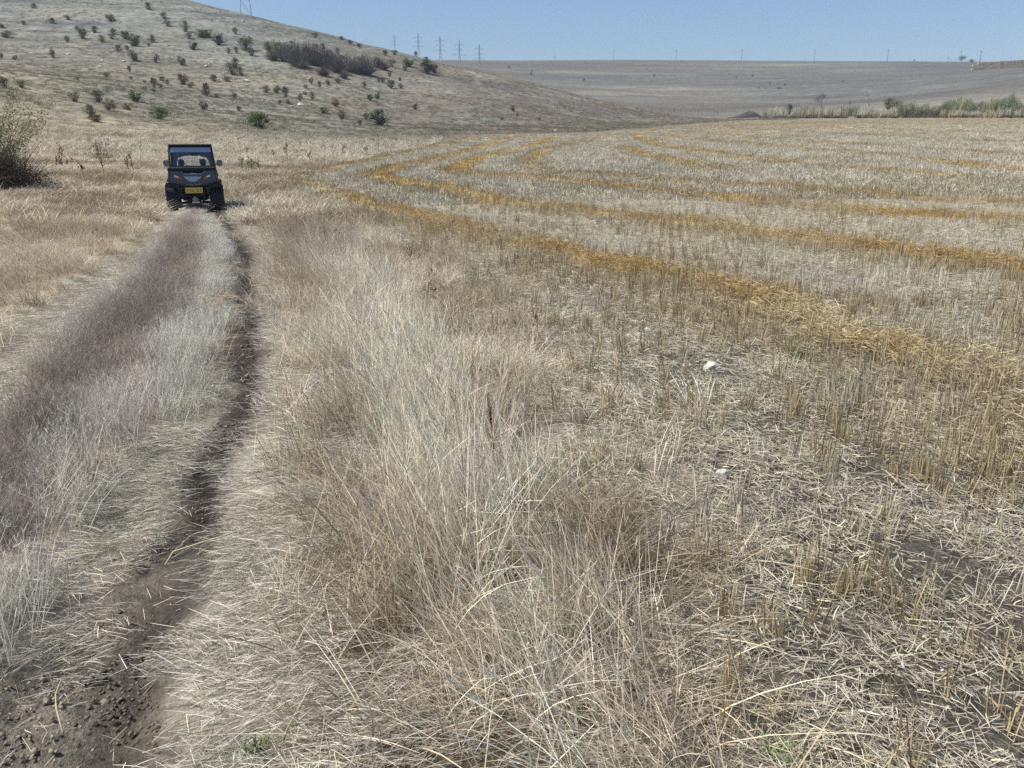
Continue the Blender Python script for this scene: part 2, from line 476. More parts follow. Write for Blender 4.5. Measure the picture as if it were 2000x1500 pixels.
def build_ground():
    na, nl = 900, 1000
    aa = np.linspace(-1.15, 1.15, na)
    aa = np.concatenate([np.linspace(-2.2, -1.2, 24), aa, np.linspace(1.2, 2.2, 24)])
    ll = np.linspace(math.log(2.5), math.log(4006), nl)
    A, L = np.meshgrid(aa, ll)
    Y = np.exp(L) - 6.0; X = A*(Y + 6.0)
    x, y = X.ravel(), Y.ravel()
    h, z = Hf(x, y)
    col = ground_colour(x, y, z, h)
    far = smooth(30, 60, y)
    n = len(aa)
    i = np.arange(nl-1)[:, None]*n + np.arange(n-1)[None, :]
    f = np.stack([i, i+1, i+n+1, i+n], -1).reshape(-1, 4)
    rgba = np.concatenate([col, np.ones((len(x), 1))], 1)
    m = N('ground_earth_and_dry_grass')
    geo = m.n('ShaderNodeNewGeometry')
    pos = geo.outputs['Position']
    at = m.n('ShaderNodeAttribute'); at.attribute_name = 'albedo'
    fr = m.n('ShaderNodeAttribute'); fr.attribute_name = 'farmask'
    mp = m.n('ShaderNodeMapping'); mp.inputs['Scale'].default_value = (.35, .35, 2.2); m.l(pos, mp.inputs['Vector'])
    n_f = m.noise(26, 5, pos, .65)
    n_m = m.noise(3.2, 5, pos, .6)
    n_h = m.noise(1.3, 6, mp.outputs[0], .68)      # terracettes on the slopes
    n_g = m.noise(.16, 5, pos, .6)
    n_ff = m.noise(120, 4, pos, .7)
    a = m.math('MULTIPLY', m.math('MULTIPLY', m.mapr(n_f, .3, .7, .6, 1.4), m.mapr(n_m, .25, .75, .8, 1.2)), m.mapr(n_ff, .3, .7, .6, 1.4))
    mp2 = m.n('ShaderNodeMapping'); mp2.inputs['Scale'].default_value = (.012, .03, .2); m.l(pos, mp2.inputs['Vector'])
    n_b = m.noise(1.0, 6, mp2.outputs[0], .7)
    b = m.math('MULTIPLY', m.math('MULTIPLY', m.mapr(n_h, .3, .7, .5, 1.45), m.mapr(n_g, .25, .75, .75, 1.25)), m.mapr(n_b, .3, .7, .72, 1.28))
    mx = m.n('ShaderNodeMix'); mx.data_type = 'FLOAT'
    m.l(fr.outputs['Fac'], mx.inputs[0]); m.l(a, mx.inputs[2]); m.l(b, mx.inputs[3])
    c = m.scale(at.outputs['Color'], mx.outputs[0])
    hh = m.math('ADD', m.math('MULTIPLY', m.math('ADD', n_f, m.math('MULTIPLY', n_ff, .5)), .6), n_m)
    bs = m.bsdf(c, .95, 0, .1, bump=hh, bd=.07, bs=.8)
    me = npmesh('ground', np.stack([x, y, h], 1), f, m.m, {'albedo': ('FLOAT_COLOR', rgba), 'farmask': ('FLOAT', far)}, True)
    o = link(bpy.data.objects.new('ground', me))
    tag(o, kind='structure')
    return o
build_ground()

# ------------------------------------------------------------------ blades and tufts (sources for the uncountable grass)
def ribbons(root, d, bend, L, W, seg=3, taper=.85, bv=None, rg=rng):
    n = len(root)
    d = d/np.linalg.norm(d, axis=1, keepdims=True)
    side = np.cross(d, rg.normal(size=(n, 3))); side /= np.maximum(np.linalg.norm(side, axis=1, keepdims=True), 1e-6)
    t = np.linspace(0, 1, seg+1)
    c = root[:, None, :] + L[:, None, None]*(d[:, None, :]*t[None, :, None] + bend[:, None, :]*(t**2)[None, :, None])
    wd = W[:, None]*.5*(1 - taper*t[None, :]**1.5)
    v = np.stack([c - side[:, None, :]*wd[..., None], c + side[:, None, :]*wd[..., None]], 2)   # n,seg+1,2,3
    base = np.arange(n)[:, None]*(seg+1)*2 + np.arange(seg)[None, :]*2
    f = np.stack([base, base+1, base+3, base+2], -1).reshape(-1, 4)
    if bv is None: bv = rg.random(n)
    B = np.repeat(bv, (seg+1)*2); Tt = np.tile(np.repeat(t, 2), n)
    return v.reshape(-1, 3), f, B, Tt, c[:, -1, :]
def joinr(parts):
    vs, fs, bs, ts = [], [], [], []; o = 0
    for v, f, b, t in parts:
        vs.append(v); fs.append(f+o); bs.append(b); ts.append(t); o += len(v)
    return np.concatenate(vs), np.concatenate(fs), np.concatenate(bs), np.concatenate(ts)
def disc(n, r, rg=rng):
    a = rg.random(n)*2*math.pi; q = np.sqrt(rg.random(n))*r
    return np.stack([np.cos(a)*q, np.sin(a)*q, np.zeros(n)], 1)
def lean(n, lo, hi, az=None, azs=math.pi, rg=rng):
    th = R(1)*(lo + (hi-lo)*rg.random(n))
    a = (rg.random(n)*2-1)*azs + (0 if az is None else az)
    return np.stack([np.sin(th)*np.cos(a), np.sin(th)*np.sin(a), np.cos(th)], 1), a

def tuft_tall(k, n=46, wmul=1, r=.13, hl=(.15,.42)):
    root = disc(n, r); d, a = lean(n, 0, 44, 0, 2.0)
    L = rng.uniform(*hl, n); W = rng.uniform(.0022, .0054, n)*wmul
    bend = np.stack([np.cos(a), np.sin(a), -.3*np.ones(n)], 1)*rng.uniform(.0, .5, n)[:, None]
    v, f, b, t, tip = ribbons(root, d, bend, L, W, 4)
    parts = [(v, f, b, t)]
    m = n//5
    idx = rng.choice(n, m, replace=False)
    hd = d[idx]+bend[idx]*1.5; hd /= np.linalg.norm(hd, axis=1, keepdims=True)
    for q in range(3):
        v, f, b, t, _ = ribbons(tip[idx]-hd*.01*q, hd+rng.normal(size=(m, 3))*.18, hd*0, rng.uniform(.02, .05, m), np.full(m, .004)*wmul, 1, .6, np.full(m, .35+.1*q))
        parts.append((v, f, b, t))
    # a few bent-over and broken stems near the base
    m = n//3
    root = disc(m, r*1.3); root[:, 2] = rng.uniform(.01, .08, m); d, a = lean(m, 60, 92)
    v, f, b, t, _ = ribbons(root, d, d*0, rng.uniform(.1, .3, m), rng.uniform(.0015, .003, m)*wmul, 1, .5)
    parts.append((v, f, b, t))
    return joinr(parts)
def tuft_fine(k, n=72, wmul=1, r=.13, hl=(.14,.34)):
    root = disc(n, r); d, a = lean(n, 0, 22)
    L = rng.uniform(*hl, n); W = rng.uniform(.0013, .003, n)*wmul
    bend = np.stack([np.cos(a), np.sin(a), -.3*np.ones(n)], 1)*rng.uniform(.0, .25, n)[:, None]
    v, f, b, t, tip = ribbons(root, d, bend, L, W, 2)
    parts = [(v, f, b, t)]
    idx = rng.choice(n, n//2, replace=False); m = len(idx)
    for q in range(4):
        rr = root[idx] + (tip[idx]-root[idx])*rng.uniform(.62, 1, m)[:, None]
        dd, _ = lean(m, 15, 60)
        v, f, b, t, _ = ribbons(rr, dd, dd*0, rng.uniform(.015, .045, m), np.full(m, .0018)*wmul, 1, .5)
        parts.append((v, f, b, t))
    return joinr(parts)
def tuft_mat(k, n=60, wmul=1, r=.12):
    n = 85; root = disc(n, r); root[:, 2] = rng.uniform(.0, .035, n)
    th = R(1)*rng.uniform(72, 95, n); a = rng.normal(0, .5, n) + (rng.random(n) < .5)*math.pi
    d = np.stack([np.sin(th)*np.cos(a), np.sin(th)*np.sin(a), np.cos(th)], 1)
    bend = np.stack([rng.normal(0, .07, n), rng.normal(0, .07, n), -np.maximum(d[:, 2], 0)*.8], 1)
    return ribbons(root, d, bend, rng.uniform(.04, .14, n), rng.uniform(.0014, .0028, n)*wmul, 3, .5)[:4]
def tuft_litter(k, n=90, wmul=1, r=.22):
    root = disc(n, r); root[:, 2] = rng.uniform(.003, .05, n)
    d, a = lean(n, 74, 98)
    m1 = ribbons(root, d, d*0, rng.uniform(.03, .11, n), rng.uniform(.0016, .003, n)*wmul, 1, .15)[:4]
    q = n//3
    root = disc(q, r); root[:, 2] = rng.uniform(.01, .04, q); d, a = lean(q, 40, 98)
    m2 = ribbons(root, d, np.stack([rng.normal(0, .3, q), rng.normal(0, .3, q), 0*a], 1), rng.uniform(.02, .06, q), rng.uniform(.003, .006, q)*wmul, 3, .6)[:4]
    return joinr([m1, m2])
def tuft_stub(k, n=13, wmul=1, r=.045, hl=(.07,.19)):
    root = disc(n, r); d, a = lean(n, 0, 13)
    L = rng.uniform(*hl, n)
    m1 = ribbons(root, d, d*0, L, rng.uniform(.0028, .0046, n)*wmul, 2, .1)[:4]
    q = max(3, n//2)
    root = disc(q, r*1.2); d, a = lean(q, 5, 50)
    bend = np.stack([np.cos(a), np.sin(a), -.8*np.ones(q)], 1)*rng.uniform(.2, .7, q)[:, None]
    m2 = ribbons(root, d, bend, rng.uniform(.05, .14, q), rng.uniform(.003, .006, q)*wmul, 3, .6)[:4]
    return joinr([m1, m2])
def tuft_stubfar(k, n=36, wmul=3.2, r=.33):
    root = disc(n, r); d, a = lean(n, 0, 16)
    m1 = ribbons(root, d, d*0, rng.uniform(.07, .18, n), rng.uniform(.003, .005, n)*wmul, 1, .2)[:4]
    q = n//2
    root = disc(q, r*1.2); root[:, 2] = rng.uniform(.0, .04, q); d, a = lean(q, 60, 96)
    m2 = ribbons(root, d, d*0, rng.uniform(.06, .16, q), rng.uniform(.004, .006, q)*wmul, 1, .2)[:4]
    return joinr([m1, m2])

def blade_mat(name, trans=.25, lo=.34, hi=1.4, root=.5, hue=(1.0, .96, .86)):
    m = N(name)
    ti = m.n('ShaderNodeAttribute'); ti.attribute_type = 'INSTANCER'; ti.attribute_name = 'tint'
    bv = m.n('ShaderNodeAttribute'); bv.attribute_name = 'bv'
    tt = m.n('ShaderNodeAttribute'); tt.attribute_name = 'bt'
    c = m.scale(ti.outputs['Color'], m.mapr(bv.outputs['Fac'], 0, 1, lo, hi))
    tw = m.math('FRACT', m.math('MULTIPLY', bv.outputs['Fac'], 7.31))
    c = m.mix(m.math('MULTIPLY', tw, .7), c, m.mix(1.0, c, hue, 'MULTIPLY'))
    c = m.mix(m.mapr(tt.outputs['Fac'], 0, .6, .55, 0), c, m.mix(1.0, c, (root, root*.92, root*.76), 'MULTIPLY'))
    d = m.n('ShaderNodeBsdfDiffuse'); m.l(c, d.inputs[0])
    t = m.n('ShaderNodeBsdfTranslucent'); m.l(c, t.inputs[0])
    x = m.n('ShaderNodeMixShader'); x.inputs[0].default_value = trans
    m.l(d.outputs[0], x.inputs[1]); m.l(t.outputs[0], x.inputs[2]); m.l(x.outputs[0], m.out.inputs[0])
    return m.m
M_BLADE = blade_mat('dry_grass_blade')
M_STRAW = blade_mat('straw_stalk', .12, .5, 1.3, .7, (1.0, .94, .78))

def sources(name, fn, cnt, mat, **kw):
    c = bpy.data.collections.new(name + '_sources')
    for i in range(cnt):
        v, f, b, t = fn(i, **kw)
        me = npmesh(name, v, f, mat, {'bv': ('FLOAT', b), 'bt': ('FLOAT', t)})
        c.objects.link(bpy.data.objects.new('%s_source_%02d' % (name, i), me))
    return c

def scatter(name, coll, nvar, pts, rot, scl, tint, label, cat):
    """one uncountable growth: tufts instanced on ground points"""
    n = len(pts)
    me = bpy.data.meshes.new(name)
    me.vertices.add(n); me.vertices.foreach_set('co', np.asarray(pts, np.float32).ravel())
    for nm, ty, arr, key in (('rot', 'FLOAT_VECTOR', rot, 'vector'), ('scl', 'FLOAT_VECTOR', scl, 'vector'), ('tint', 'FLOAT_COLOR', np.concatenate([tint, np.ones((n, 1))], 1), 'color')):
        a = me.attributes.new(nm, ty, 'POINT'); a.data.foreach_set(key, np.asarray(arr, np.float32).ravel())
    a = me.attributes.new('pick', 'INT', 'POINT'); a.data.foreach_set('value', rng.integers(0, nvar, n).astype(np.int32))
    o = link(bpy.data.objects.new(name, me))
    g = bpy.data.node_groups.new(name + '_nodes', 'GeometryNodeTree')
    g.interface.new_socket('Geometry', in_out='INPUT', socket_type='NodeSocketGeometry')
    g.interface.new_socket('Geometry', in_out='OUTPUT', socket_type='NodeSocketGeometry')
    gi = g.nodes.new('NodeGroupInput'); go = g.nodes.new('NodeGroupOutput')
    ci = g.nodes.new('GeometryNodeCollectionInfo'); ci.inputs['Collection'].default_value = coll
    ci.inputs['Separate Children'].default_value = True; ci.inputs['Reset Children'].default_value = True
    ip = g.nodes.new('GeometryNodeInstanceOnPoints'); ip.inputs['Pick Instance'].default_value = True
    def na(nm, ty):
        q = g.nodes.new('GeometryNodeInputNamedAttribute'); q.data_type = ty; q.inputs['Name'].default_value = nm
        return q.outputs['Attribute']
    er = g.nodes.new('FunctionNodeEulerToRotation')
    L = g.links.new
    L(gi.outputs[0], ip.inputs['Points']); L(ci.outputs[0], ip.inputs['Instance'])
    L(na('pick', 'INT'), ip.inputs['Instance Index'])
    L(na('rot', 'FLOAT_VECTOR'), er.inputs[0]); L(er.outputs[0], ip.inputs['Rotation'])
    L(na('scl', 'FLOAT_VECTOR'), ip.inputs['Scale']); L(ip.outputs[0], go.inputs[0])
    md = o.modifiers.new('scatter', 'NODES'); md.node_group = g
    tag(o, label, cat, kind='stuff')
    return o

STONES = [cast(u, v)[:2] + (w,) for u, v, w in ((1262,650,.11),(1240,671,.10),(1390,722,.17),(1412,934,.12),(942,518,.14))]
def spread(bands, dens, keep, seed):
    """points: bands of (y0, y1), density per m2 as a function of y; keep(x, y, z) -> probability"""
    rg = np.random.default_rng(seed)
    X, Y = [], []
    for y0, y1 in bands:
        w0 = .74*y1 + 1.2
        ar = (y1-y0)*2*w0
        n = int(ar*dens((y0+y1)/2))
        x = rg.uniform(-w0, w0, n); y = rg.uniform(y0, y1, n)
        X.append(x); Y.append(y)
    x = np.concatenate(X); y = np.concatenate(Y)
    m = np.abs(x) < .74*y + 1.2
    x, y = x[m], y[m]
    z = zones(x, y)
    p = keep(x, y, z)
    for sx, sy, sr in STONES:
        p = np.where(np.hypot(x-sx, (y-sy+sr*.9)*.55) < sr*1.0, 0, p)
    m = rg.random(len(x)) < p
    return x[m], y[m], {k: q[m] for k, q in z.items()}, rg
NEARB = [(.6, 2), (2, 3), (3, 4.5), (4.5, 6.5), (6.5, 9), (9, 12), (12, 16), (16, 21), (21, 27)]
def jit(tint, rg, a=.16):
    n = len(tint)
    return np.clip(tint*(1 + (rg.random(n)-.5)*2*a)[:, None]*(1+rg.normal(0, .009, (n, 3))), .01, .95)
def lerp(a, b, t): return a*(1-t[:, None]) + b*t[:, None]
W_BLOND = np.array(srgb(240,227,205)); W_WHITE = np.array(srgb(253,241,220)); W_MAUVE = np.array(srgb(172,163,152)); W_PALE = np.array(srgb(246,240,226))
W_BROWN = np.array(srgb(180,164,140)); W_GOLD = np.array(srgb(200,180,144)); W_STUB = np.array(srgb(176,159,128))
W_ORANGE = np.array(srgb(192,164,112)); W_LIT = np.array(srgb(206,199,182)); W_MAT = np.array(srgb(226,220,206))
W_YEL = np.array(srgb(220,207,168))

def rots(n, rg, az=None, tilt=8):
    r = np.zeros((n, 3)); r[:, 0] = rg.normal(0, R(tilt), n); r[:, 1] = rg.normal(0, R(tilt), n)
    r[:, 2] = rg.random(n)*2*math.pi if az is None else az
    return r
def scl3(n, rg, lo, hi, zmul=None):
    s = rg.uniform(lo, hi, n)
    return np.stack([s, s, s if zmul is None else s*zmul], 1)
def flow(x, y, seed=200): return R(150) + (fbm(x*1.1, y*1.1, seed, 2)-.5)*7.5

# 1 tall blond verge grass + left bank
BAND = castline([(520,430),(600,490),(700,560),(755,640),(800,760),(850,900),(930,1080),(1060,1280),(1130,1500)])
def band(x, y):
    q, arc, sg = pdist(x, y, BAND)
    return smooth(.55, .12, q + (fbm(x*1.6, y*1.6, 296)-.5)*.5)*smooth(14, 9, y)
c_tall = sources('tall_grass', tuft_tall, 6, M_BLADE)
c_tallfar = sources('far_grass', tuft_tall, 4, M_BLADE, n=34, wmul=3.4, r=.24)
def dn(near, r=6):  # density falling with distance
    return lambda y: near*min(1.0, (r/max(y, .1)))
x, y, z, rg = spread(NEARB[:7], dn(84, 6), lambda x, y, z: np.clip(z['tall']*np.where(z['tp'] < .8, 1, .7) + z['left']*.9, 0, 1)*(.12+.88*smooth(.40, .52, fbm(x*3.2, y*3.2, 210))), 301)
h = H(x, y)
n1 = fbm(x*.9, y*.9, 211); tp = np.clip(z['tp'], 0, 1)
t = lerp(np.tile(W_BLOND, (len(x), 1)), W_BROWN, smooth(.45, 1.05, tp + (n1-.5)*.8)*z['tall'])
t = lerp(t, W_WHITE, smooth(.52, .7, fbm(x*.6, y*.6, 212))*.7)
t = lerp(t, W_GOLD, smooth(.55, .75, fbm(x*1.1, y*1.1, 213))*.6)
t = lerp(t, W_BROWN*.92, z['left']*.8*smooth(.45, .65, fbm(x*.5, y*.5, 214)+.08*smooth(8, 16, y)))
bd = band(x, y)
t = lerp(t, W_WHITE, bd*.9*z['tall'])
t = lerp(t, W_BROWN*.95, (1-bd)*z['tall']*smooth(.3, .5, n1)*.75)
hs = (.55 + .65*fbm(x*.7, y*.7, 215))*(1+.3*bd) * (1 - .25*smooth(.6, 1, tp)) * (1+.15*z['left'])
az = flow(x, y)
scatter('tall_dry_grass', c_tall, 6, np.stack([x, y, h-.01], 1), rots(len(x), rg, az+rg.normal(0, .5, len(x)), 7), scl3(len(x), rg, .6, 1.15, rg.uniform(.7, 1.2, len(x))*hs*(.9+.4*smooth(.75, .35, tp)*smooth(.0, .2, tp)*z['tall'])), jit(t, rg), 'tall blond dry grass leaning over the verge beside the wheel rut', 'grass')
# 1b same growth further out
x, y, z, rg = spread([(16, 21), (21, 27), (27, 36), (36, 50)], dn(30, 12), lambda x, y, z: np.clip(z['tall'] + z['left'], 0, 1)*(1-z['field'])*(.35+.65*smooth(.3, .5, fbm(x*.8, y*.8, 220))), 302)
t = lerp(np.tile(W_BLOND*.9, (len(x), 1)), W_BROWN, smooth(.4, .62, fbm(x*.35, y*.35, 221)))
t = lerp(t, W_WHITE, smooth(.56, .7, fbm(x*.3, y*.5, 222))*.7)
hs = .3 + .5*fbm(x*.4, y*.4, 223)
scatter('rough_dry_grass', c_tallfar, 4, np.stack([x, y, H(x, y)-.01], 1), rots(len(x), rg), scl3(len(x), rg, .8, 1.3, hs), jit(t, rg), 'rough dry grass on the flat ground around and behind the buggy', 'grass')
# 1c hillside grass
x, y, z, rg = spread([(46, 60), (60, 80), (80, 110), (110, 150), (150, 210), (210, 290)], lambda y: 9*(50/y)**1.7, lambda x, y, z: (1-z['field'])*(.25+.75*smooth(.35, .6, fbm(x*.12, y*.3, 230)))*(x/y < .35), 303)
t = lerp(np.tile(W_BLOND*.85, (len(x), 1)), C_HILL*1.15, smooth(60, 125, y))
t = t*(.6+.8*rg.random(len(x)))[:, None]
scatter('hillside_grass', c_tallfar, 4, np.stack([x, y, H(x, y)-.03], 1), rots(len(x), rg), scl3(len(x), rg, .9, 2.2, .35+.25*rg.random(len(x))), jit(t, rg), 'short grazed dry grass tufts over the hillside', 'grass')

# 2 fine mauve grass on the strip between the ruts
c_fine = sources('fine_grass', tuft_fine, 6, M_BLADE)
x, y, z, rg = spread(NEARB, dn(72, 7), lambda x, y, z: np.clip(z['mid']*1.2, 0, 1)*(.3+.7*smooth(.35, .5, fbm(x*2.2, y*2.2, 243))), 304)
dl = np.minimum(np.abs(x - bx(B2, y)), np.abs(x - bx(B1, y))*1.2)
dr = np.abs(x - bx(B2, y)); wh = np.maximum(smooth(.46, .16, dr + (fbm(x*1.5, y*1.5, 240)-.5)*.4), .6*smooth(.3, .05, np.abs(x - bx(B1, y))))
t = lerp(np.tile(W_MAUVE, (len(x), 1)), W_BLOND*.9, smooth(.5, .7, fbm(x*1.3+5, y*.8, 244))*.45)
t = lerp(t, W_PALE, np.clip(wh, 0, 1)*.95)
t = lerp(t, W_BROWN*.85, smooth(.55, .72, fbm(x*1.2, y*1.2, 241))*.5*(1-wh))
scatter('mauve_grass', c_fine, 6, np.stack([x, y, H(x, y)-.01], 1), rots(len(x), rg, None, 7), scl3(len(x), rg, .8, 1.25, (.34+.8*fbm(x*1.3, y*1.3, 242, 3))*(1-.55*smooth(13, 19, y))), jit(t, rg, .22), 'fine feathery mauve-grey grass on the strip between the two ruts', 'grass')

# 3 trampled grass
c_mat = sources('trampled', tuft_mat, 6, M_BLADE)
x, y, z, rg = spread(NEARB[:8], dn(150, 6), lambda x, y, z: (1-z['dirt']*smooth(.34, .16, np.abs(x-bx(BD, y))*np.clip(1.5-y*.08, 1, 1.5)+(fbm(x*2, y*2, 255)-.5)*.35)*smooth(40, 26, y))*np.clip(z['mat']*1.1 + z['rutL']*.9 + z['dirt']*smooth(2.0, 3.2, y+(fbm(x*1.4, y*.9, 250)-.5)*3)*smooth(-.12, -.3, x-bx(BD, y))*.9 + z['dirt']*smooth(4, 9, y)*(1-z['dark'])*.6 + z['tall']*.45 + z['dirt']*z['dark']*smooth(.6, .75, fbm(x*3, y*3, 252))*.2, 0, 1)*(1-.8*z['dark']), 305)
t = lerp(np.tile(W_MAT, (len(x), 1)), W_GOLD, smooth(.56, .75, fbm(x*1.2, y*1.2, 251))*.7)
az = rg.normal(0, .35, len(x)) + .25
scatter('trampled_grass', c_mat, 6, np.stack([x, y, H(x, y)+.0*x], 1), rots(len(x), rg, az, 3), scl3(len(x), rg, .7, 1.15), jit(t, rg), 'pale flattened grass matted along the wheel rut', 'grass')

# 4 straw litter on the field
c_lit = sources('litter', tuft_litter, 6, M_STRAW)
x, y, z, rg = spread(NEARB[:8], dn(62, 7), lambda x, y, z: np.clip(z['field'] + z['tall']*smooth(.5, 1, z['tp'])*.6, 0, 1)*(.35+.65*smooth(.34, .48, fbm(x*2.2, y*2.2, 260))), 306)
t = lerp(np.tile(W_LIT, (len(x), 1)), W_STUB, z['brown']*.45)
t = lerp(t, lerp(np.tile(W_YEL, (len(x), 1)), W_ORANGE, (1-z['yel'])*smooth(.2, .45, fbm(x*.9, y*.9, 261))), z['orange'])
scatter('straw_litter', c_lit, 6, np.stack([x, y, H(x, y)+.05*z['heap']], 1), rots(len(x), rg, None, 4), scl3(len(x), rg, .7, 1.2, 1+z['heap']*1.2), jit(t, rg), 'loose chopped straw lying between the stubble', 'straw')

# 5 stubble: near, in drill rows
c_st = sources('stubble_tuft', tuft_stub, 8, M_STRAW)
x, y, z, rg = spread(NEARB, dn(60, 8), lambda x, y, z: np.clip(z['field'] + z['tall']*smooth(.55, 1.0, z['tp'])*.9, 0, 1)*np.clip(.42 + .6*z['brown'] + .6*smooth(.5, .65, fbm(x*1.1, y*1.1, 270)), 0, 1), 307)
# snap to drill rows 16 cm apart
ca, sa = math.cos(R(12)), math.sin(R(12))
r_ = x*ca - y*sa + .5*np.sin(y*.08); k = np.round(r_/.16)*.16 + rg.normal(0, .018, len(x))
x = x + (k - r_)*ca; y = y - (k - r_)*sa
t = lerp(np.tile(W_STUB, (len(x), 1)), W_LIT, smooth(.45, .65, fbm(x*.8, y*.8, 271))*(1-z['brown']*.6))
t = lerp(t, lerp(np.tile(W_YEL*.9, (len(x), 1)), W_ORANGE, (1-z['yel'])*smooth(.2, .45, fbm(x*.9, y*.9, 261))), z['orange']*.95)
scatter('stubble', c_st, 8, np.stack([x, y, H(x, y)-.005], 1), rots(len(x), rg, None, 5), scl3(len(x), rg, .75, 1.25, (.75+.55*fbm(x*.9, y*.9, 272))*(1+.15*z['brown'])), jit(t, rg, .2), 'short brown stubble stalks standing on the mown field', 'stubble')
# 5b stubble further out
c_sf = sources('far_stubble', tuft_stubfar, 5, M_STRAW)
x, y, z, rg = spread([(22, 27), (27, 35), (35, 45), (45, 60), (60, 80), (80, 110), (110, 150), (150, 185)], lambda y: 9*(25/y)**1.15, lambda x, y, z: z['field'], 308)
t = lerp(np.tile(W_LIT*.92, (len(x), 1)), np.array(srgb(168,154,126)), np.clip(z['brown']*.7 + smooth(.5, .65, fbm(x*.3, y*.3, 280))*.3, 0, 1))
t = lerp(t, W_STUB, smooth(60, 130, y)*.5)
t = lerp(t, lerp(np.tile(W_YEL*.95, (len(x), 1)), W_ORANGE, smooth(.3, .55, fbm(x*.4, y*.4, 261))), z['orange'])
scatter('far_stubble', c_sf, 5, np.stack([x, y, H(x, y)-.01], 1), rots(len(x), rg), scl3(len(x), rg, .8, 1.3, .85+0*x), jit(t, rg, .18), 'paler distant stubble running to the far edge of the field', 'stubble')
# 6 crumbs of soil in the rut
def clods(k, n=60, r=.12):
    vs, fs, bs = [], [], []
    for i in range(n):
        q = rng.normal(size=(6, 3)); base = np.array([[1,0,0],[-1,0,0],[0,1,0],[0,-1,0],[0,0,1],[0,0,-1]], float)
        sz = rng.uniform(.002, .006)*(1 + (rng.random() < .08)*1.3)
        v = (base + q*.22)*sz*np.array([1.3, 1, .7]); c = disc(1, r)[0]; c[2] = sz*.3
        t = np.array([(0,2,4),(2,1,4),(1,3,4),(3,0,4),(2,0,5),(1,2,5),(3,1,5),(0,3,5)])
        fs.append(t + 6*i); vs.append(v + c); bs.append(np.full(6, rng.random()))
    return np.concatenate(vs), np.concatenate(fs), np.concatenate(bs), np.full(6*n, .9)
c_clod = sources('clods', clods, 6, blade_mat('loose_soil', 0.0, .6, 1.4, 1.0, (1, .95, .9)))
x, y, z, rg = spread(NEARB[:7], dn(70, 4), lambda x, y, z: np.clip(z['dirt']*(.25+.9*z['dark']) + z['field']*.12, 0, 1)*smooth(.3, .55, fbm(x*2.4, y*2.4, 290)), 309)
t = lerp(np.tile(C_DIRT*1.05, (len(x), 1)), C_DARK*1.6, np.clip(z['dark'], 0, 1)*.6)
scatter('soil_crumbs', c_clod, 6, np.stack([x, y, Hf(x, y)[0]], 1), rots(len(x), rg, None, 4), scl3(len(x), rg, .7, 1.5), jit(t, rg, .2), 'dark crumbled soil and small clods along the wheel rut', 'soil')
# 7 broken straw bits on the bare rut
x, y, z, rg = spread(NEARB[:6], dn(34, 4), lambda x, y, z: np.clip(z['dirt'], 0, 1)*(1-.5*z['dark']), 310)
t = np.tile(W_MAT*.9, (len(x), 1))
c_bits = sources('bits', tuft_litter, 6, M_STRAW, n=7, r=.16)
scatter('straw_bits', c_bits, 6, np.stack([x, y, Hf(x, y)[0]], 1), rots(len(x), rg, None, 2), scl3(len(x), rg, .6, 1.0), jit(t, rg, .2), 'scattered broken straw on the bare soil of the rut', 'straw')
# 8 stiff straw-blond stems standing proud of the verge
c_stem = sources('stems', tuft_tall, 5, M_STRAW, n=9, r=.16, hl=(.25, .5))
x, y, z, rg = spread(NEARB[:7], dn(16, 6), lambda x, y, z: np.clip(z['tall'], 0, 1)*np.maximum(band(x, y), .5*smooth(.42, .6, fbm(x*1.1, y*1.1, 295))), 311)
t = lerp(np.tile(W_BLOND, (len(x), 1)), W_BROWN, smooth(.5, 1, z['tp']))
t = lerp(t, W_WHITE, band(x, y))
scatter('blond_stems', c_stem, 5, np.stack([x, y, H(x, y)-.01], 1), rots(len(x), rg, flow(x, y), 6), scl3(len(x), rg, .8, 1.1, .65+.35*rg.random(len(x))), jit(t, rg, .15), 'stiff straw-blond grass stems standing out of the verge', 'grass')
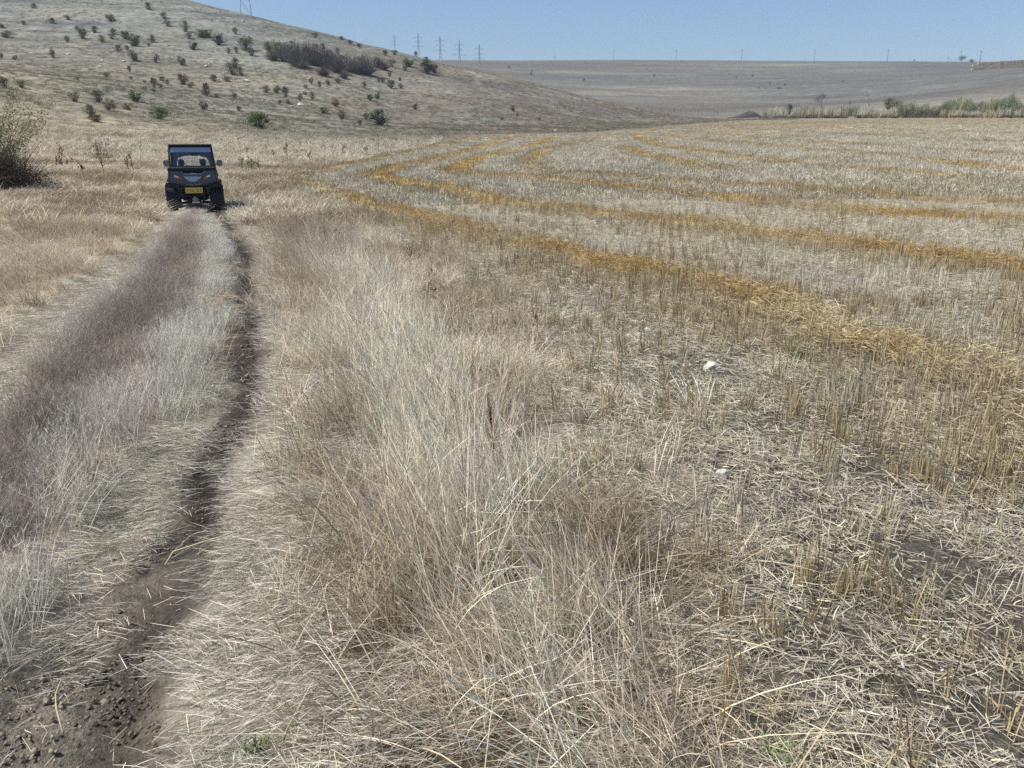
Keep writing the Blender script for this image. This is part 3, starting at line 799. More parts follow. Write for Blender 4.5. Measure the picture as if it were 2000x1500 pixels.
#MORE
# ------------------------------------------------------------------ mesh collector
class MB:
    def __init__(s): s.v = []; s.f = []
    def add(s, v, f):
        o = len(s.v); s.v += [tuple(q) for q in v]; s.f += [tuple(i+o for i in q) for q in f]; return s
    def box(s, c, d, rot=None, bev=0.0):
        hx, hy, hz = d[0]/2, d[1]/2, d[2]/2
        b = min(bev, hx*.9, hy*.9, hz*.9)
        if b <= 0:
            v = [Vector((x, y, z)) for x in (-hx, hx) for y in (-hy, hy) for z in (-hz, hz)]
            f = [(0,1,3,2),(4,6,7,5),(0,4,5,1),(2,3,7,6),(0,2,6,4),(1,5,7,3)]
        else:
            v = []; idx = {}
            for sx in (-1, 1):
                for sy in (-1, 1):
                    for sz in (-1, 1):
                        for k, q in enumerate(((hx, hy-b, hz-b), (hx-b, hy, hz-b), (hx-b, hy-b, hz))):
                            idx[(sx, sy, sz, k)] = len(v); v.append(Vector((sx*q[0], sy*q[1], sz*q[2])))
            I = lambda a, b_, c_, k: idx[(a, b_, c_, k)]
            f = []
            for q in (-1, 1):
                f.append((I(q,-1,-1,0), I(q,1,-1,0), I(q,1,1,0), I(q,-1,1,0)))
                f.append((I(-1,q,-1,1), I(1,q,-1,1), I(1,q,1,1), I(-1,q,1,1)))
                f.append((I(-1,-1,q,2), I(1,-1,q,2), I(1,1,q,2), I(-1,1,q,2)))
                for r in (-1, 1):
                    f.append((I(-1,q,r,1), I(1,q,r,1), I(1,q,r,2), I(-1,q,r,2)))
                    f.append((I(q,-1,r,0), I(q,1,r,0), I(q,1,r,2), I(q,-1,r,2)))
                    f.append((I(q,r,-1,0), I(q,r,1,0), I(q,r,1,1), I(q,r,-1,1)))
                    for t in (-1, 1): f.append((I(q,r,t,0), I(q,r,t,1), I(q,r,t,2)))
        if rot is not None: v = [rot @ q for q in v]
        c = Vector(c); return s.add([q + c for q in v], f)
    def tube(s, pts, rad, n=8, cap=True):
        pts = [Vector(p) for p in pts]
        if isinstance(rad, (int, float)): rad = [rad]*len(pts)
        v = []; f = []
        for i, p in enumerate(pts):
            d = (pts[min(i+1, len(pts)-1)] - pts[max(i-1, 0)]).normalized()
            a = d.orthogonal().normalized() if i == 0 else (pa - d*pa.dot(d)).normalized()
            pa = a; b = d.cross(a)
            for k in range(n):
                t = 2*math.pi*k/n; v.append(p + (a*math.cos(t) + b*math.sin(t))*rad[i])
        for i in range(len(pts)-1):
            for k in range(n):
                f.append((i*n+k, i*n+(k+1) % n, (i+1)*n+(k+1) % n, (i+1)*n+k))
        if cap: f.append(tuple(range(n))[::-1]); f.append(tuple((len(pts)-1)*n+k for k in range(n)))
        return s.add(v, f)
    def prism(s, poly, y0, y1, top=1.0, c=(0, 0)):
        """polygon in xz pushed along y; far end scaled by top round c"""
        n = len(poly)
        v = [(x, y0, z) for x, z in poly] + [(c[0]+(x-c[0])*top, y1, c[1]+(z-c[1])*top) for x, z in poly]
        f = [tuple(range(n)), tuple(range(2*n-1, n-1, -1))] + [(i, i+n, (i+1) % n+n, (i+1) % n) for i in range(n)]
        return s.add(v, f)
    def lathe(s, prof, c, n=28, axis='x'):
        v = []; f = []; m = len(prof)
        for k in range(n):
            t = 2*math.pi*k/n
            for a, r in prof:
                v.append((c[0]+a, c[1]+r*math.cos(t), c[2]+r*math.sin(t)) if axis == 'x' else (c[0]+r*math.cos(t), c[1]+r*math.sin(t), c[2]+a))
        for k in range(n):
            for i in range(m-1):
                f.append((k*m+i, k*m+i+1, ((k+1) % n)*m+i+1, ((k+1) % n)*m+i))
        return s.add(v, f)
    def mesh(s, name, mat, smooth_=False):
        me = bpy.data.meshes.new(name); me.from_pydata([tuple(q) for q in s.v], [], s.f)
        bm_fix(me)
        if smooth_:
            for p in me.polygons: p.use_smooth = True
        me.materials.append(mat); return me
    def build(s, name, mat, parent=None, smooth_=False):
        return link(bpy.data.objects.new(name, s.mesh(name, mat, smooth_)), parent)
import bmesh
def bm_fix(me):
    b = bmesh.new(); b.from_mesh(me); bmesh.ops.recalc_face_normals(b, faces=b.faces); b.to_mesh(me); b.free()
def ground(u, v): return cast(u, v, H)
def px(v, y, z=0):      # metres per photo pixel at that depth
    return (y*CP - (z-EYE)*SP)/F
def copy_tree(o, parent=None):
    c = o.copy(); COL.objects.link(c)
    if parent: c.parent = parent
    for ch in o.children: copy_tree(ch, c)
    return c

# ------------------------------------------------------------------ shrubs and trees
def leaf_mat(name, c1, c2, trans=.2):
    m = N(name)
    bv = m.n('ShaderNodeAttribute'); bv.attribute_name = 'bv'
    oi = m.n('ShaderNodeObjectInfo')
    c = m.mix(bv.outputs['Fac'], c1, c2)
    c = m.scale(c, m.mapr(oi.outputs['Random'], 0, 1, .8, 1.25))
    d = m.n('ShaderNodeBsdfDiffuse'); m.l(c, d.inputs[0]); t = m.n('ShaderNodeBsdfTranslucent'); m.l(c, t.inputs[0])
    x = m.n('ShaderNodeMixShader'); x.inputs[0].default_value = trans
    m.l(d.outputs[0], x.inputs[1]); m.l(t.outputs[0], x.inputs[2]); m.l(x.outputs[0], m.out.inputs[0])
    return m.m
LM = {
 'dark': leaf_mat('dark_thorn_foliage', srgb(92,92,80), srgb(126,121,104)),
 'olive': leaf_mat('olive_foliage', srgb(98,102,70), srgb(132,130,96)),
 'green': leaf_mat('green_foliage', srgb(78,96,56), srgb(112,128,80)),
 'deep': leaf_mat('deep_green_foliage', srgb(54,66,52), srgb(84,96,72)),
 'grey': leaf_mat('grey_bare_twigs', srgb(92,88,88), srgb(122,116,112)),
 'rust': leaf_mat('rusty_dry_foliage', srgb(92,68,52), srgb(124,92,68)),
 'drab': leaf_mat('drab_dry_foliage', srgb(118,112,90), srgb(146,136,108)),
}
M_BARK = simple('bark', srgb(92,84,74), .9, var=.3, scale=14)
def crown(seed, n=620, kind='round', ls=.055):
    """leaf-sized faces in clumps, unit width and height, base at z=0"""
    rg = np.random.default_rng(seed)
    nc = 13
    if kind == 'twig':
        root = disc(n, .10, rg); d, a = lean(n, 0, 62, rg=rg)
        v, f, b, t, _ = ribbons(root, d, rg.normal(0, .12, (n, 3)), rg.uniform(.45, 1.0, n)*(1-.25*np.sin(np.arccos(np.clip(d[:, 2]/np.linalg.norm(d, axis=1), -1, 1)))), np.full(n, .016), 2, .6, rg=rg)
        v[:, :2] *= .75
        return v, f, b
    ca = rg.random(nc)*2*math.pi; cz = rg.uniform(.22, .82, nc); cr = .30*np.sqrt(rg.random(nc))*np.sqrt(np.clip(1-((cz-.45)/.55)**2, .1, 1))*1.1
    cen = np.stack([np.cos(ca)*cr, np.sin(ca)*cr, cz], 1); rad = rg.uniform(.10, .21, nc)
    i = rg.integers(0, nc, n)
    q = rg.normal(size=(n, 3)); q /= np.linalg.norm(q, axis=1, keepdims=True)
    p = cen[i] + q*(rad[i]*rg.random(n)**.4)[:, None]; p[:, 2] = np.maximum(p[:, 2], .02)
    d = rg.normal(size=(n, 3)); d[:, 2] += .4
    v, f, b, t, _ = ribbons(p, d, d*0, rg.uniform(ls*.7, ls*1.5, n), rg.uniform(ls*.5, ls*.9, n), 1, .4, np.clip(.25+.6*rg.random(nc)[i]+.15*rg.normal(size=n), 0, 1), rg=rg)
    # loose shoots breaking the outline
    m = n//8
    root = disc(m, .12, rg); d, a = lean(m, 5, 55, rg=rg)
    v2, f2, b2, t2, _ = ribbons(root, d, d*0, rg.uniform(.6, 1.0, m), np.full(m, .014), 1, .6, rg=rg)
    return np.concatenate([v, v2]), np.concatenate([f, f2+len(v)]), np.concatenate([b, b2])
def stems(seed, n=7):
    rg = np.random.default_rng(seed); m = MB()
    for i in range(n):
        a = rg.random()*2*math.pi; k = rg.uniform(.1, .32)
        m.tube([(0, 0, -.05), (math.cos(a)*k*.5, math.sin(a)*k*.5, .3), (math.cos(a)*k, math.sin(a)*k, rg.uniform(.5, .75))], [.022, .015, .006], 5)
    return m.mesh('stems', M_BARK)
CR = {}
for kd in LM:
    for q in range(3):
        v, f, b = crown(hash(kd) % 1 + 100 + 10*list(LM).index(kd) + q, kind='twig' if kd == 'grey' else 'round', n=900 if kd == 'grey' else 620)
        CR[kd, q] = npmesh('foliage', v, f, LM[kd], {'bv': ('FLOAT', b)})
STEMS = [stems(5), stems(6)]
def shrub(u, v, w, h, kd, label=None, group=None, name=None):
    x, y, z = ground(u, v)
    s = px(v, y, z)
    W, Hh = w*s*(1.75 if kd == 'grey' else 1.3), h*s*(1.25 if kd == 'grey' else 1.1)
    name = name or {'grey': 'bare_shrub', 'rust': 'dry_shrub', 'drab': 'dry_shrub'}.get(kd, 'shrub')
    q = random.randrange(3); rz = random.random()*6.28
    if w >= 17:
        o = empty(name, (x, y, z - .04*Hh), rz)
        c = link(bpy.data.objects.new('foliage' if kd != 'grey' else 'twigs', CR[kd, q]), o); c.scale = (W, W, Hh)
        c = link(bpy.data.objects.new('stem', STEMS[q % 2]), o); c.scale = (W, W, Hh)
    else:
        o = link(bpy.data.objects.new(name, CR[kd, q])); o.location = (x, y, z - .04*Hh); o.rotation_euler = (0, 0, rz); o.scale = (W, W, Hh)
    tag(o, label, 'shrub' if name != 'tree' else 'tree', group)
    return o
# distinctive shrubs: each with its own label
for a in (
 (508,252,46,36,'green','bright green rounded shrub at the hill foot, right of the buggy roof'),
 (743,245,42,32,'deep','large dark green bush on the lower slope above the fork of the field edge'),
 (715,234,14,13,'dark','small dark shrub touching the left side of the large dark green bush'),
 (833,143,32,27,'deep','dense dark green bush near the skyline at the right end of the hill'),
 (848,142,20,17,'deep','lower dark green bush leaning on the right of the dense skyline bush'),
 (798,130,26,17,'green','mid green bush just left of the dense dark bush near the skyline'),
 (312,233,38,27,'green','spreading green shrub on the tan knoll, above and left of the buggy'),
 (265,198,28,22,'green','olive green rounded shrub on the rim of the tan knoll'),
 (146,198,27,20,'drab','pale olive shrub on the tan knoll, first of the row from the left'),
 (192,200,22,24,'dark','dark shrub of the knoll row, directly above the rust-brown one'),
 (212,216,26,24,'drab','grey-olive shrub on the knoll with a dark right side'),
 (178,228,20,24,'dark','dark twiggy shrub growing out of the rust-brown shrub'),
 (188,238,30,14,'rust','rust-brown low dry shrub on the tan knoll'),
 (251,215,22,14,'drab','low faded shrub on the knoll between the grey-olive and the spreading green ones'),
 (8,171,26,20,'dark','dark shrub cut by the left picture edge on top of the tan knoll'),
 (42,171,20,15,'olive','olive shrub beside the edge-cut dark one on the tan knoll'),
 (262,90,28,22,'deep','blackish green shrub in the middle of the upper hillside row'),
 (427,88,24,21,'deep','dark green upright shrub with pale green shrubs to its left'),
 (392,73,22,15,'olive','yellow-green shrub under the rock ledges, left one of a touching pair'),
 (407,73,20,15,'olive','yellow-green shrub under the rock ledges, right one of a touching pair'),
 (480,98,30,27,'olive','broad olive shrub just left of the long grey thicket'),
 (455,146,24,24,'dark','large brown-black shrub alone in the middle of the hillside'),
 (470,148,13,17,'dark','narrow dark shrub standing against the right side of the large brown-black one'),
 (460,126,14,13,'dark','small dark shrub directly above the large brown-black one'),
 (403,187,18,25,'dark','dark upright shrub in the grey slope above the buggy mirrors'),
 (655,208,16,15,'rust','round brown-black shrub up the slope from the bright green rounded shrub'),
 (632,221,22,12,'olive','low flat olive shrub below the round brown-black one'),
 (667,233,17,19,'drab','grey-green open shrub right of the low flat olive shrub'),
 (723,196,15,12,'deep','dark green shrub paired with a lighter one above the large dark bush'),
 (737,193,13,13,'green','lighter green shrub of the pair above the large dark bush'),
 (811,214,13,11,'rust','lone brown shrub on the bare slope right of the large dark green bush'),
 (1002,217,11,10,'rust','small brown-black shrub low on the spur above the field corner'),
 (290,19,16,14,'olive','yellow-green shrub high on the hill among the rock ledges'),
 (162,76,20,20,'dark','tall dark shrub at the left end of the upper hillside row'),
 (398,214,17,17,'dark','dark shrub on the grey slope right of the spreading green shrub'),
 (1735,214,24,24,'olive','round green shrub in front of the slope, right of the dead tree'),
 (1752,216,18,22,'green','smaller green shrub against the right of the round green one by the dead tree'),
 (1540,224,16,20,'deep','dark green shrub standing between two pale reed patches'),
): shrub(*a[:5], a[5])
# the grey thicket
for i, (u, v, w, h, kd) in enumerate([(527,101,24,20,'olive'),(545,107,30,24,'olive'),(533,118,24,18,'grey'),(560,120,34,28,'grey'),(580,130,36,38,'grey'),(600,124,32,34,'grey'),(618,128,34,32,'grey'),(640,133,36,32,'grey'),
   (660,142,34,28,'grey'),(672,130,26,22,'olive'),(690,142,34,26,'grey'),(706,130,26,20,'olive'),(715,146,34,30,'grey'),(736,132,22,18,'grey'),(749,136,20,14,'grey'),(565,108,26,20,'olive'),(632,148,24,16,'grey'),(672,153,16,14,'grey'),(590,134,22,16,'grey'),(650,120,22,16,'grey')]):
    shrub(u, v, w, h, kd, 'grey leafless shrub merging into the long thicket on the hillside' if kd == 'grey' else 'olive green shrub growing among the grey shrubs of the long thicket', 'shrubs of the long hillside thicket')
small = [(217,41,20,14,'dark'),(67,16,12,9,'olive'),(103,46,15,11,'olive'),(132,38,13,9,'dark'),(46,48,10,7,'dark'),(320,36,13,13,'olive'),(328,51,14,12,'olive'),(362,62,14,22,'olive'),
 (3,54,14,9,'dark'),(12,73,22,13,'dark'),(185,64,14,13,'dark'),(132,83,12,12,'dark'),(199,82,15,13,'olive'),(219,76,14,10,'dark'),(222,67,14,11,'dark'),(245,76,18,15,'dark'),(150,57,10,7,'dark'),
 (298,83,14,14,'olive'),(232,101,16,13,'dark'),(248,98,11,9,'dark'),(291,91,8,7,'dark'),(370,76,12,12,'dark'),(460,67,10,14,'olive'),(446,104,10,11,'olive'),(462,104,8,14,'olive'),(378,97,20,15,'deep'),(491,109,18,15,'dark'),
 (104,113,13,15,'dark'),(30,117,10,9,'dark'),(2,113,8,12,'dark'),(262,119,20,21,'dark'),(306,123,14,17,'dark'),(355,127,17,17,'dark'),(253,141,8,12,'dark'),(208,150,13,9,'dark'),(152,156,9,6,'dark'),(256,155,10,6,'dark'),
 (317,158,13,9,'dark'),(327,164,12,9,'dark'),(301,171,14,19,'dark'),(313,171,13,9,'dark'),(358,165,21,21,'rust'),(373,172,15,13,'dark'),(418,159,15,13,'dark'),(443,159,15,9,'dark'),(424,190,11,7,'dark'),
 (459,193,12,11,'dark'),(467,217,10,10,'rust'),(283,175,8,6,'dark'),(300,180,7,6,'dark'),(282,161,8,5,'dark'),(520,181,17,13,'dark'),(541,182,17,15,'dark'),(558,189,15,19,'dark'),(586,197,11,15,'dark'),
 (610,194,12,15,'dark'),(596,185,8,7,'dark'),(547,203,9,8,'dark'),(563,203,11,10,'drab'),(608,164,9,13,'dark'),(624,171,9,13,'dark'),(641,166,11,11,'dark'),(660,162,12,11,'dark'),(597,172,11,7,'drab'),(712,173,10,14,'dark'),
 (764,172,16,16,'dark'),(783,173,10,11,'dark'),(748,161,9,11,'dark'),(761,150,7,12,'dark'),(781,158,7,7,'rust'),(631,103,12,18,'olive'),(617,96,12,12,'olive'),(570,86,10,7,'olive'),(616,73,13,10,'olive'),(645,107,12,11,'dark'),
 (660,107,10,13,'dark'),(667,78,12,7,'dark'),(684,86,11,8,'rust'),(701,92,10,7,'rust'),(752,108,12,10,'dark'),(771,107,13,9,'dark'),(791,138,11,9,'dark'),(765,130,15,15,'olive'),(812,110,8,9,'dark'),
 (833,116,8,5,'dark'),(703,244,11,10,'rust'),(1010,228,6,7,'dark'),(980,235,8,7,'dark'),(1053,235,7,6,'dark'),(595,40,10,4,'dark'),(565,38,12,4,'dark'),(645,58,9,4,'dark'),(727,80,8,4,'dark'),(740,160,8,8,'dark')]
nm = {'dark': 'dark', 'olive': 'olive', 'deep': 'blackish green', 'rust': 'brown', 'drab': 'faded'}
for u, v, w, h, kd in small:
    reg = 'high on the hillside near the rock ledges' if v < 70 else ('on the upper hillside' if v < 130 else 'on the lower grey slope')
    side = 'left part of the hill' if u < 350 else ('middle of the hill' if u < 600 else 'right part of the hill')
    shrub(u, v, w, h, kd, 'small %s shrub %s, %s' % (nm[kd], reg, side), 'small %s shrubs, %s, %s' % (nm[kd], reg, side))
for u, v, w, h in ((994,134,6,5),(1037,147,6,6),(1039,140,3,3),(1140,159,6,6),(1278,149,5,4),(1424,147,3,3),(1438,151,3,3),(1470,150,5,5),(1503,166,4,5),(1533,167,6,4),(1522,174,10,4),(1482,173,3,4),(1495,174,3,3),(1646,160,6,3)):
    shrub(u, v, w, h, 'dark', 'tiny dark shrub dotted on the bare plateau slope far away', 'tiny shrubs on the far plateau slope')
for u, v, w, h in ((1785,120,4,4),(1898,122,12,6),(1958,124,14,5)):
    shrub(u, v, w, h, 'deep', 'low dark bush on the plateau skyline near the far lone tree', 'low bushes on the far skyline')

def branch_tree(seed, height, spread_=.5, levels=4, r0=.03, n0=2, up=.6, gn=3):
    rg = random.Random(seed); m = MB()
    tips = []
    def grow(p, d, l, r, lev):
        pts = [p]; q = p
        for i in range(3):
            d = (d + Vector((rg.gauss(0, .16), rg.gauss(0, .16), rg.gauss(.05, .1)))).normalized(); q = q + d*l/3; pts.append(q)
        m.tube(pts, [r, r*.85, r*.72, r*.6], 5 if lev > 1 else 4, cap=False)
        if lev >= levels: tips.append(q); return
        for k in range(gn if lev else n0):
            dd = (d*up + Vector((rg.gauss(0, spread_), rg.gauss(0, spread_), rg.gauss(.15, spread_*.5)))).normalized()
            grow(pts[rg.choice((2, 3))] if lev else pts[3], dd, l*rg.uniform(.55, .8), r*.55, lev+1)
    grow(Vector((0, 0, -.02)), Vector((0, 0, 1)), height*.3, height*r0, 0)
    return m, tips
def leafblob(tips, rad, per, ls, mat, seed, name='crown'):
    rg = np.random.default_rng(seed); T_ = np.array([tuple(t) for t in tips])
    i = rg.integers(0, len(T_), per*len(T_)); p = T_[i] + rg.normal(0, rad, (len(i), 3)); d = rg.normal(size=(len(i), 3))
    v, f, b, t, _ = ribbons(p, d, d*0, rg.uniform(ls*.7, ls*1.4, len(i)), rg.uniform(ls*.4, ls*.8, len(i)), 1, .4, rg=rg)
    return npmesh(name, v, f, mat, {'bv': ('FLOAT', b)})
M_PALEBARK = simple('bleached_bark', srgb(176,172,164), .85, var=.2)
M_GREYBARK = simple('grey_bark', srgb(104,100,98), .9, var=.2)
def tree(name, u, v, hpx, label, mat, seed, leaf=None, **kw):
    x, y, z = ground(u, v); hh = hpx*px(v, y, z)
    o = empty(name, (x, y, z), 0, label, 'tree')
    m, tips = branch_tree(seed, hh, **kw); m.build('trunk', mat, o, True)
    if leaf: link(bpy.data.objects.new('crown', leafblob(tips, leaf[0]*hh, leaf[1], leaf[2]*hh, leaf[3], seed)), o)
    return o
tree('dead_tree', 1697, 212, 62, 'bleached dead tree with bare forked trunk behind the reeds', M_PALEBARK, 5, None, spread_=.42, levels=4, r0=.028, n0=3)
tree('bare_tree', 1606, 212, 42, 'grey leafless bushy tree behind the tan reed patch', M_GREYBARK, 12, (.05, 4, .03, LM['grey']), spread_=.6, levels=4, r0=.02, n0=4)
tree('bare_tree', 1660, 212, 20, 'low grey leafless tree just left of the bleached dead tree', M_GREYBARK, 15, (.05, 4, .03, LM['grey']), spread_=.6, levels=3, r0=.02, n0=4)
tree('lone_tree', 1878, 121, 17, 'dark flat-topped tree on the far plateau skyline', M_GREYBARK, 9, (.10, 26, .07, LM['deep']), spread_=.9, levels=2, r0=.03, n0=4, up=.25)
for k, (u, hp) in enumerate(((1851, 14), (1858, 8), (1866, 9))):
    o = tree('bare_tree', u, 120, hp, ['taller thin bare tree left of the flat-topped skyline tree', 'short bare tree left of the flat-topped skyline tree', 'short bare tree left of the flat-topped skyline tree'][k], M_GREYBARK, 20+k, (.06, 3, .04, LM['grey']), spread_=.6, levels=2, r0=.025, n0=3)
    if k: o['group'] = 'short bare trees on the skyline'

# the big bush at the left edge
def big_bush():
    x, y, z = ground(8, 372); s = px(372, y, z)
    o = empty('thorn_bush', (x, y, z), 0, 'big dark tangled thorn bush with green shoots at the left picture edge', 'bush')
    rg = np.random.default_rng(77)
    n = 1100
    lob = np.array([(-.9, .2, 0), (-.2, -.1, 0), (.35, .1, 0), (-.5, .6, 0), (.1, .5, 0)]); li = rg.integers(0, 5, n)
    root = disc(n, .28, rg) + lob[li]; d, a = lean(n, 0, 62, rg=rg)
    Ln = rg.uniform(.35, 1.0, n)*np.array([2.3, 1.9, 1.35, 2.1, 1.7])[li]
    bend = rg.normal(0, .26, (n, 3)) + np.array([0, 0, -.22])
    v, f, b, t, tip = ribbons(root, d, bend, Ln, rg.uniform(.008, .02, n), 5, .7, rg=rg)
    link(bpy.data.objects.new('twigs', npmesh('twigs', v, f, leaf_mat('thorn_twigs', srgb(74,66,58), srgb(118,106,94), .05), {'bv': ('FLOAT', b)})), o)
    nc = 120; ci = rg.integers(0, n, nc); cc = root[ci] + (tip[ci]-root[ci])*rg.uniform(.4, 1.0, nc)[:, None]
    m = 10500; i = rg.integers(0, nc, m)
    p = cc[i] + rg.normal(0, .13, (m, 3)); p[:, 2] = np.maximum(p[:, 2], .05)
    dd = rg.normal(size=(m, 3))
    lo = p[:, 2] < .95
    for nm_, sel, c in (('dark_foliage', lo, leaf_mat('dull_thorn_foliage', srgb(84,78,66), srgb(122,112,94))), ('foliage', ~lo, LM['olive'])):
        q = np.nonzero(sel)[0]
        v, f, b, t, _ = ribbons(p[q], dd[q], dd[q]*0, rg.uniform(.03, .06, len(q)), rg.uniform(.015, .03, len(q)), 1, .4, rg=rg)
        link(bpy.data.objects.new(nm_, npmesh(nm_, v, f, c, {'bv': ('FLOAT', b)})), o)
    o.scale = (1.15, 1.1, 1.3)
    # long arching green shoots above
    mb = []
    k = 40; root = disc(k, .6, rg) + np.array([-.6, .2, .2]); d, a = lean(k, 5, 48, rg=rg)
    v, f, b, t, tip = ribbons(root, d, np.stack([np.cos(a)*.2, np.sin(a)*.2, -.1+0*a], 1), rg.uniform(1.8, 3.0, k), np.full(k, .012), 5, .5, rg=rg)
    m = 4200; i = rg.integers(0, k, m); tt = rg.uniform(.4, 1, m)[:, None]
    p = root[i] + (tip[i]-root[i])*tt + rg.normal(0, .07, (m, 3)); dd = rg.normal(size=(m, 3))
    v2, f2, b2, _, _ = ribbons(p, dd, dd*0, rg.uniform(.03, .07, m), rg.uniform(.015, .03, m), 1, .4, rg=rg)
    link(bpy.data.objects.new('green_shoots', npmesh('green_shoots', np.concatenate([v, v2]), np.concatenate([f, f2+len(v)]), LM['olive'], {'bv': ('FLOAT', np.concatenate([b, b2]))})), o)
big_bush()

# ------------------------------------------------------------------ dry weeds standing on their own
M_WEED = leaf_mat('brown_weed', srgb(88,66,50), srgb(124,98,74), .1)
M_WEEDD = leaf_mat('blackish_weed', srgb(52,44,38), srgb(80,68,56), .1)
M_WEEDT = leaf_mat('tan_weed', srgb(140,116,86), srgb(176,152,116), .15)
def weed(u, v, h, mat, label, branches=7, heads=26, wd=.35, group=None, thick=.016, name='dry_weed', greens=0, seed=0):
    x, y, z = ground(u, v); s = px(v, y, z); hh = h*s
    rg = np.random.default_rng(int(u*7+v+seed))
    th = max(thick, s*.5*0+thick)
    r0 = np.zeros((1, 3)); d0 = np.array([[rg.normal(0, .06), rg.normal(0, .06), 1.0]])
    P_ = []
    v_, f_, b_, t_, tip = ribbons(r0, d0, rg.normal(0, .04, (1, 3)), np.array([hh]), np.array([th*1.4]), 5, .5, rg=rg); P_.append((v_, f_, b_, t_))
    v_, f_, b_, t_, _ = ribbons(r0, d0, d0*0, np.array([hh*.96]), np.array([th*1.4]), 5, .5, rg=rg); P_.append((v_, f_, b_, t_))
    o = empty(name, (x, y, z-.01), 0, label, 'weed', group)
    tips = [tip]
    if branches:
        tt = rg.uniform(.3, .92, branches); root = d0/np.linalg.norm(d0)*(tt*hh)[:, None]
        d, a = lean(branches, 22, 60, rg=rg)
        v_, f_, b_, t_, tp_ = ribbons(root, d, np.tile([0, 0, .25], (branches, 1)), rg.uniform(.5, 1, branches)*hh*wd*(1.25-tt*.6), np.full(branches, th), 3, .5, rg=rg)
        P_.append((v_, f_, b_, t_)); tips.append(tp_)
    vv, ff, bb, _ = joinr(P_)
    link(bpy.data.objects.new('stem', npmesh('stem', vv, ff, mat, {'bv': ('FLOAT', bb)})), o)
    if heads:
        tp_ = np.concatenate(tips); i = rg.integers(0, len(tp_), heads*3)
        c = tp_[i]*rg.uniform(.8, 1.02, len(i))[:, None] + rg.normal(0, .016+.01*hh, (len(i), 3)); dd = rg.normal(size=(len(i), 3))
        v_, f_, b_, t_, _ = ribbons(c, dd, dd*0, rg.uniform(.02, .05, len(i))*(1.3 if thick > .01 else .7), rg.uniform(.012, .03, len(i))*(1.3 if thick > .01 else .7), 1, .4, rg=rg)
        link(bpy.data.objects.new('seed_head', npmesh('seed_head', v_, f_, mat, {'bv': ('FLOAT', b_)})), o)
    if greens:
        c = rg.normal(0, 1, (greens, 3))*np.array([.26, .26, .09])*hh + np.array([0, 0, hh*.66]); dd = rg.normal(size=(greens, 3))
        v_, f_, b_, t_, _ = ribbons(c, dd, dd*0, rg.uniform(.03, .06, greens), rg.uniform(.015, .03, greens), 1, .4, rg=rg)
        link(bpy.data.objects.new('leaf', npmesh('leaf', v_, f_, LM['olive'], {'bv': ('FLOAT', b_)})), o)
    return o
weed(130,354,74,M_WEED,'tall brown seed-headed weed standing left of the buggy, right of the thorn bush',10,60,.22)
weed(145,340,44,M_WEEDT,'faded thin weed just right of the tallest brown weed',6,18,.25)
weed(112,330,32,M_WEED,'short bare weed stalk between the thorn bush and the tallest brown weed',3,6,.2)
weed(166,355,34,M_WEEDD,'short crooked blackish weed between the tall brown and the green-topped weeds',5,22,.3)
weed(205,348,64,M_WEEDD,'wide dark weed with a leafy green top, left of the buggy',12,40,.6,greens=420)
weed(253,342,36,M_WEED,'left stalk of the pair of brown weeds nearest the buggy',4,20,.25)
weed(262,340,42,M_WEED,'right stalk of the pair of brown weeds nearest the buggy',4,22,.22)
weed(275,316,44,M_WEEDT,'pale branching weed behind the pair of brown stalks',7,14,.35)
weed(228,300,28,M_WEEDT,'pale thin weed far behind the green-topped weed',5,10,.3)
weed(304,302,12,M_WEED,'tiny dark weed just left of the buggy roof',2,8,.3)
weed(474,340,30,M_WEED,'brown weed nearest the right side of the buggy',7,30,.4)
weed(492,340,30,M_WEEDD,'dark leafy weed second to the right of the buggy',8,26,.5,greens=160)
weed(508,338,22,M_WEED,'low brown weed third to the right of the buggy',6,22,.5)
weed(563,326,42,M_WEED,'brown weed leaning at the left tip of the stubble field',7,24,.3)
weed(535,312,18,M_WEED,'low brown weed behind the leaning one at the field tip',5,16,.4)
weed(606,321,22,M_WEED,'dark low weed beside the curved straw band at the field tip',6,24,.5)
weed(651,320,38,M_WEEDT,'tan weed standing behind the curved straw band',7,26,.3)
weed(668,312,26,M_WEEDT,'smaller tan weed right of the tan one behind the straw band',6,18,.3)
weed(716,303,14,M_WEEDD,'low black weed left of the straight tall stalk by the field edge',5,20,.6)
weed(728,300,32,M_WEED,'rough brown weed touching the straight tall stalk by the field edge',6,22,.3)
weed(740,300,38,M_WEEDD,'straight tall dark stalk by the field edge, like a thin post',3,10,.12)
rg_ = random.Random(4)
for i in range(46):
    u = rg_.uniform(430, 860); v = rg_.uniform(252, 308) - (u-430)*.05
    weed(u, v, rg_.uniform(7, 17), rg_.choice((M_WEED, M_WEEDT, M_WEEDD)), 'small dry weed in the rough grass between field edge and hill', 4, 9, .4, 'small dry weeds behind the field edge', seed=i)
for i in range(60):
    u = rg_.uniform(1060, 1440); v = 224 - 22*rg_.random()*max(0, 1-abs(u-1190)/190)
    weed(u, v, rg_.uniform(4, 10), rg_.choice((M_WEED, M_WEEDD)), 'thin dark dead weed at the foot of the spur beyond the field', 3, 7, .35, 'dead weeds at the foot of the spur', thick=.06, seed=i)
